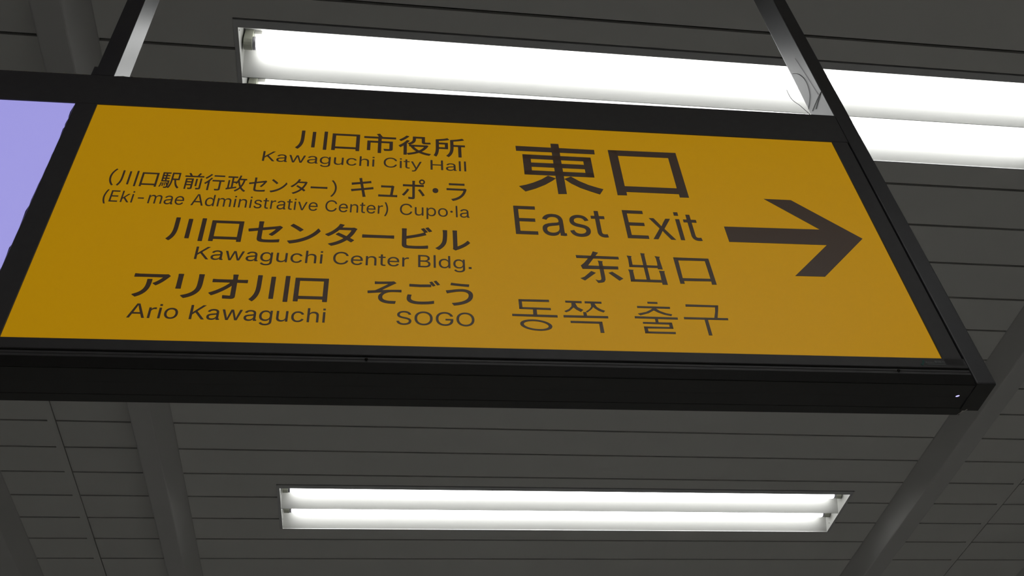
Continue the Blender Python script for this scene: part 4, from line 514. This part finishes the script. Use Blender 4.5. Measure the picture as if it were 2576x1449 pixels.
TRACES = [
[[[20951,139609],[35026,139542],[34971,138222],[20966,138191]],[[27277,140792],[28726,140800],[28702,136110],[28733,130757],[28734,126668],[27264,126568],[27266,130779],[27269,138154]],[[21988,137246],[34093,137202],[34074,136017],[21977,136041]],[[23202,134968],[32617,135000],[32645,133762],[23218,133787]],[[21967,132756],[34058,132717],[34066,131526],[21954,131544]],[[21988,137246],[23405,137251],[23304,131540],[21954,131544]],[[32637,137196],[34093,137202],[34066,131526],[32644,131527]],[[25975,131453],[24758,130344],[23248,129351],[21936,128682],[20776,128251],[21764,126884],[23588,127800],[25260,128915],[26555,130041],[27266,130779]],[[29935,131484],[31290,130303],[32776,129367],[34140,128782],[35204,128378],[34418,126928],[32877,127643],[31233,128479],[29769,129586],[28733,130757]]],
[[[37514,139715],[39064,139730],[39132,138142],[39063,129504],[39112,127944],[39093,126995],[37444,126959]],[[37514,139715],[49944,139825],[48285,138176],[39132,138142]],[[49944,139825],[49892,127095],[48263,127061],[48272,127939],[48206,129529],[48285,138176]],[[39063,129504],[48206,129529],[48272,127939],[39112,127944]]],
[[[28439,111485],[35250,111427],[35279,110827],[28511,110847]],[[31291,112498],[32131,112238],[31584,111454],[30171,109234],[29687,108854],[29195,108391],[28994,109134],[29579,109753],[30380,110899],[30906,111570]],[[29729,109192],[34886,109171],[34847,108517],[29210,108391]],[[31810,110374],[32603,110265],[32491,109983],[32522,106704],[32480,106087],[32226,105606],[31845,105447],[31260,105360],[30924,106077],[31405,105916],[31703,105990],[31855,106263],[31865,107189],[31880,110016]],[[30488,107953],[31163,107570],[29267,105798],[28609,106277],[29267,106615]],[[33163,107665],[33785,107944],[35313,106484],[34658,105982]]],
[[[38952,112485],[39660,112413],[39555,112059],[39549,106143],[38972,106179],[38971,111877]],[[36645,111801],[37447,111691],[37297,111402],[37277,109690],[37266,109160],[36679,109174],[36762,111117]],[[36763,109707],[41350,109678],[41299,109145],[36679,109174]],[[41175,111882],[42022,111752],[41842,111418],[41974,108861],[41179,108886],[41308,110273],[41294,111455]],[[36397,108592],[37268,108529],[37124,108270],[37146,106404],[37109,105909],[36412,105898],[36484,107926]],[[36464,106413],[41284,106449],[41282,105873],[36412,105898]],[[41293,108533],[42214,108472],[42089,108192],[42144,105400],[41317,105424],[41301,105976],[41346,107843]]],
[[[44159,111753],[44852,111745],[44876,111096],[44806,107025],[44875,106406],[44895,105768],[44188,105757]],[[44159,111753],[49927,111742],[49220,111142],[44876,111096]],[[49927,111742],[49989,105791],[49216,105777],[49253,106481],[49262,107064],[49220,111142]],[[44806,107025],[49262,107064],[49283,106482],[44875,106406]]],
[[[23256,95976],[23237,95806],[22703,95875],[22717,95994]],[[23237,95806],[23162,95644],[22644,95763],[22703,95875]],[[23162,95644],[23032,95495],[22543,95660],[22644,95763]],[[23032,95495],[22851,95361],[22403,95569],[22543,95660]],[[22851,95361],[22622,95247],[22227,95491],[22403,95569]],[[22622,95247],[22352,95154],[22018,95430],[22227,95491]],[[22352,95154],[22047,95086],[21783,95385],[22018,95430]],[[22047,95086],[21715,95043],[21527,95360],[21783,95385]],[[21715,95043],[21365,95027],[21256,95353],[21527,95360]],[[21365,95027],[21003,95038],[20978,95365],[21256,95353]],[[21003,95038],[20640,95076],[20698,95396],[20978,95365]],[[20640,95076],[20283,95139],[20423,95445],[20698,95396]],[[20283,95139],[19943,95227],[20161,95511],[20423,95445]],[[19943,95227],[19626,95338],[19918,95592],[20161,95511]],[[19626,95338],[19340,95467],[19699,95687],[19918,95592]],[[19340,95467],[19094,95614],[19510,95792],[19699,95687]],[[19094,95614],[18891,95773],[19355,95906],[19510,95792]],[[18891,95773],[18739,95941],[19239,96026],[19355,95906]],[[18739,95941],[18640,96114],[19164,96148],[19239,96026]],[[18640,96114],[18597,96288],[19132,96271],[19164,96148]],[[18597,96288],[18611,96458],[19145,96389],[19132,96271]],[[18611,96458],[18682,96621],[19201,96502],[19145,96389]],[[18682,96621],[18808,96772],[19300,96606],[19201,96502]],[[18808,96772],[18987,96907],[19439,96698],[19300,96606]],[[18987,96907],[19214,97024],[19614,96776],[19439,96698]],[[19214,97024],[19484,97118],[19822,96839],[19614,96776]],[[19484,97118],[19789,97189],[20058,96884],[19822,96839]],[[19789,97189],[20123,97233],[20315,96911],[20058,96884]],[[20123,97233],[20477,97250],[20587,96918],[20315,96911]],[[20477,97250],[20843,97239],[20868,96906],[20587,96918]],[[20843,97239],[21210,97201],[21150,96875],[20868,96906]],[[21210,97201],[21570,97137],[21427,96825],[21150,96875]],[[21570,97137],[21915,97047],[21691,96759],[21427,96825]],[[21915,97047],[22234,96936],[21936,96677],[21691,96759]],[[22234,96936],[22521,96804],[22156,96581],[21936,96677]],[[22521,96804],[22768,96656],[22345,96475],[22156,96581]],[[22768,96656],[22970,96495],[22499,96360],[22345,96475]],[[22970,96495],[23120,96325],[22614,96239],[22499,96360]],[[23120,96325],[23216,96151],[22688,96116],[22614,96239]],[[23216,96151],[23256,95976],[22717,95994],[22688,96116]],[[18695,101329],[23259,101382],[23270,100917],[18691,100904]],[[18695,101329],[19175,101310],[19191,99698],[19191,99337],[18686,99336]],[[18713,99698],[23371,99673],[23372,99253],[18686,99336]],[[20696,99377],[21256,99361],[21244,98114],[20662,98148]],[[17552,98274],[24231,98246],[24224,97776],[17563,97844]]],
[[[25684,101307],[28167,101292],[28143,100863],[25684,100919]],[[26576,100936],[27216,100923],[26859,100002],[26147,99209],[25604,98903],[25354,99140],[26047,99549],[26533,100181]],[[26790,99999],[27172,100785],[27417,100024],[28212,99480],[27827,99046],[27152,99534]],[[28614,101291],[31168,101297],[31155,100888],[28606,100882]],[[29477,100917],[30134,100905],[29889,100315],[29534,99723],[28772,98968],[28562,99169],[29103,99611],[29498,100203]],[[29794,100118],[30079,100806],[30355,100140],[30921,99682],[31484,99416],[31213,99062],[30532,99379],[30034,99820]],[[28131,99038],[28613,99019],[28645,98167],[28137,98186]],[[25113,98298],[31777,98323],[31757,97887],[25106,97846]],[[26030,97169],[30745,97155],[30730,96744],[26025,96760]]],
[[[30233,97136],[30745,97155],[30783,94936],[30211,94935]],[[38231,101586],[39783,101570],[39759,101196],[38221,101193]],[[36494,100617],[41551,100623],[41502,100212],[36473,100228]],[[38809,100242],[39373,100226],[38944,99802],[38062,99191],[36714,98699],[36376,99030],[37679,99426],[38470,99919]],[[38944,99802],[39305,100242],[39843,99683],[40755,99255],[41613,99077],[41429,98705],[40417,98954],[39505,99381]],[[35796,98474],[42324,98433],[42284,98012],[35770,98056]],[[38790,98130],[39232,98089],[39240,97276],[38779,97278]],[[36837,97339],[41242,97349],[41234,96934],[36822,97001]],[[40748,97331],[41242,97349],[41258,96111],[40732,96130]],[[36850,96422],[41239,96446],[41258,96111],[36857,96050]]],
[[[36850,96422],[37357,96384],[37382,95401],[37356,95087],[36835,95106]],[[36836,95438],[41465,95449],[41404,95058],[36829,95069]],[[44067,101272],[49152,101239],[49087,100824],[44015,100799]],[[48670,101220],[49182,101241],[48967,100290],[48446,98431],[47941,98470],[48399,99878]],[[43284,98565],[50099,98589],[50057,98165],[43256,98143]],[[46389,98145],[46910,98126],[46907,94967],[46375,94967]]],
[[[54372,119831],[71086,120029],[63282,127650],[68131,127644],[77983,118090],[68405,108433],[63431,108385],[71076,116117],[54388,116024]]],
[[[77866,90852],[78048,90823],[78112,90641],[78006,90469],[77862,90200],[77766,90005],[77612,89857],[77407,89875],[77327,90113],[77444,90068],[77570,90192],[77685,90387],[77820,90536],[77780,90680]]],
[[[78340,90093],[81266,90116],[81256,90043],[78317,89996]]]
]


def winding(pt, rings):
    w = 0
    for r in rings:
        for i in range(len(r)):
            x0, y0 = r[i - 1]; x1, y1 = r[i]
            if (y0 <= pt[1]) != (y1 <= pt[1]):
                side = (x1 - x0) * (pt[1] - y0) - (pt[0] - x0) * (y1 - y0)
                if y1 > y0 and side > 0: w += 1
                elif y1 < y0 and side < 0: w -= 1
    return w


def glyph_mesh(key, off):
    rings = []
    for s in GLYPHS[key]:
        r = []
        for i in range(len(s)):
            a, b = s[i], s[(i + 1) % len(s)]
            p0, p1, p2, p3 = (a[2], a[3]), (a[4], a[5]), (b[0], b[1]), (b[2], b[3])
            straight = all(abs((p3[0] - p0[0]) * (p[1] - p0[1]) - (p3[1] - p0[1]) * (p[0] - p0[0])) < 2.0 * (1 + abs(p3[0] - p0[0]) + abs(p3[1] - p0[1])) for p in (p1, p2))
            n = 1 if straight else 9
            for j in range(n):
                q = j / n; w = ((1 - q) ** 3, 3 * q * (1 - q) ** 2, 3 * q * q * (1 - q), q ** 3)
                r.append(tuple(sum(w[m] * pp[c] for m, pp in enumerate((p0, p1, p2, p3))) / 1e3 for c in (0, 1)))
        rings.append(r)
    pts, edges = [], []
    for r in rings:
        k = len(pts)
        pts += [Vector(p) for p in r]
        edges += [(k + i, k + (i + 1) % len(r)) for i in range(len(r))]
    vo, _e, fo, _a, _b, _c = mathutils.geometry.delaunay_2d_cdt(pts, edges, [], 0, 1e-6)
    vs = [(p.x, p.y, 0.0) for p in vo]
    fs = []
    for f in fo:
        c = (sum(vs[i][0] for i in f) / len(f), sum(vs[i][1] for i in f) / len(f))
        if winding(c, rings) != 0: fs.append(tuple(f))
    if off > 0:                                        # heavier weight: a thin stroke along each outline edge
        count = {}
        for f in fs:
            for i in range(len(f)):
                e = (min(f[i], f[i - 1]), max(f[i], f[i - 1])); count[e] = count.get(e, 0) + 1
        for (a, b), c in list(count.items()):
            if c != 1: continue
            p, q = Vector(vs[a]), Vector(vs[b])
            d = q - p
            if d.length < 1e-6: continue
            d.normalize(); nrm = Vector((-d.y, d.x, 0)) * off; e = d * off
            k = len(vs)
            vs += [tuple(p - e * .6 + nrm), tuple(q + e * .6 + nrm), tuple(q + e * .6 - nrm), tuple(p - e * .6 - nrm)]
            fs.append((k, k + 1, k + 2, k + 3))
    return vs, fs


cache = {}
N_TXT = 1.0014
for code, off, items in LINES:
    maker = code == 1
    bm = bmesh.new()
    dep = 0.9993 if maker else N_TXT
    for key, u0, su, z0, sz in items:
        u0 /= 1e5; su /= 1e5; z0 /= 1e5; sz /= 1e5
        if (key, off) not in cache: cache[(key, off)] = glyph_mesh(key, off)
        vs, fs = cache[(key, off)]
        bv = [bm.verts.new((u0 + su * x, dep, z0 + sz * y)) for x, y, _ in vs]
        for f in fs:
            try: bm.faces.new([bv[i] for i in f])
            except ValueError: pass
    on, om = ('maker_label', 'label') if maker else ('lettering', 'ink')
    me = bpy.data.meshes.new(on); bm.to_mesh(me); bm.free()
    link(on, me, M[om], br if maker else yellow)
TRACE_NAMES = [('lettering', 'ink')] * 9 + [('arrow', 'ink'), ('maker_mark', 'marker'), ('maker_label', 'label')]
for (on, om), polys in zip(TRACE_NAMES, TRACES):
    maker = on.startswith('maker')
    bm = bmesh.new()
    dep = 0.9993 if maker else N_TXT
    for pl in polys:
        pl = [(p[0] / 1e5, p[1] / 1e5) for p in pl]
        a = [bm.verts.new((p[0], dep, p[1])) for p in pl]
        b = [bm.verts.new((p[0], dep + 0.0004, p[1])) for p in pl]
        bm.faces.new(a); bm.faces.new(b[::-1])
        for i in range(len(a)):
            bm.faces.new((a[i], b[i], b[(i + 1) % len(a)], a[(i + 1) % len(a)]))
    link(on, finish(bm, on), M[om], br if maker else yellow)

# ------------------------------------------------------------------ cobweb strands at the foot of the right post
web = sign


def strand(pts, r):
    cu = bpy.data.curves.new('strand', 'CURVE')
    cu.dimensions = '3D'; cu.bevel_depth = r; cu.bevel_resolution = 1; cu.resolution_u = 6
    sp = cu.splines.new('BEZIER'); sp.bezier_points.add(len(pts) - 1)
    for b, p in zip(sp.bezier_points, pts):
        b.co = p; b.handle_left_type = b.handle_right_type = 'AUTO'
    ob = bpy.data.objects.new('strand', cu)
    me = bpy.data.meshes.new_from_object(ob)
    bpy.data.objects.remove(ob); bpy.data.curves.remove(cu)
    o = smooth(link('cobweb_strand', me, M['thread'], web))
    o['label'] = 'thin dark cobweb strand at the foot of the post'


strand([(0.7956, 1.03, 1.6774), (0.7952, 1.03, 1.6632), (0.7962, 1.03, 1.6464), (0.8, 1.03, 1.6342), (0.8068, 1.03, 1.6238), (0.8106, 1.03, 1.6145), (0.8152, 1.03, 1.6027), (0.8215, 1.03, 1.5850), (0.8290, 1.03, 1.5460)], 0.00055)
for cu_, cz_ in ((0.7860, 1.5478), (0.6320, 1.5475), (-0.4700, 1.5478)):
    bm = bmesh.new()
    bmesh.ops.create_icosphere(bm, subdivisions=2, radius=0.0022)
    for vv in bm.verts:
        k = 0.7 + 0.6 * random.random()
        vv.co = Vector((vv.co.x * k + cu_, vv.co.y * k + 1.004, vv.co.z * k + cz_))
    link('dust_clump', finish(bm, 'dust_clump'), M['screw'], sign)
q = 0.8460
strand([(q, 1.0549, 1.7842), (q, 1.0428, 1.7647), (q, 1.0331, 1.7402), (q, 1.0281, 1.7113), (q, 1.0305, 1.6889), (q, 1.0377, 1.6713), (q, 1.0488, 1.6628), (q, 1.0610, 1.6571)], 0.0005)
strand([(q, 1.0011, 1.632), (q, 1.0217, 1.6356), (q, 1.0516, 1.6375)], 0.0006)
strand([(q, 1.0031, 1.6323), (q, 1.0197, 1.6298), (q, 1.0395, 1.6265)], 0.0006)
strand([(q, 1.0248, 1.7968), (q, 1.0202, 1.7373), (q, 1.0133, 1.6396)], 0.0003)
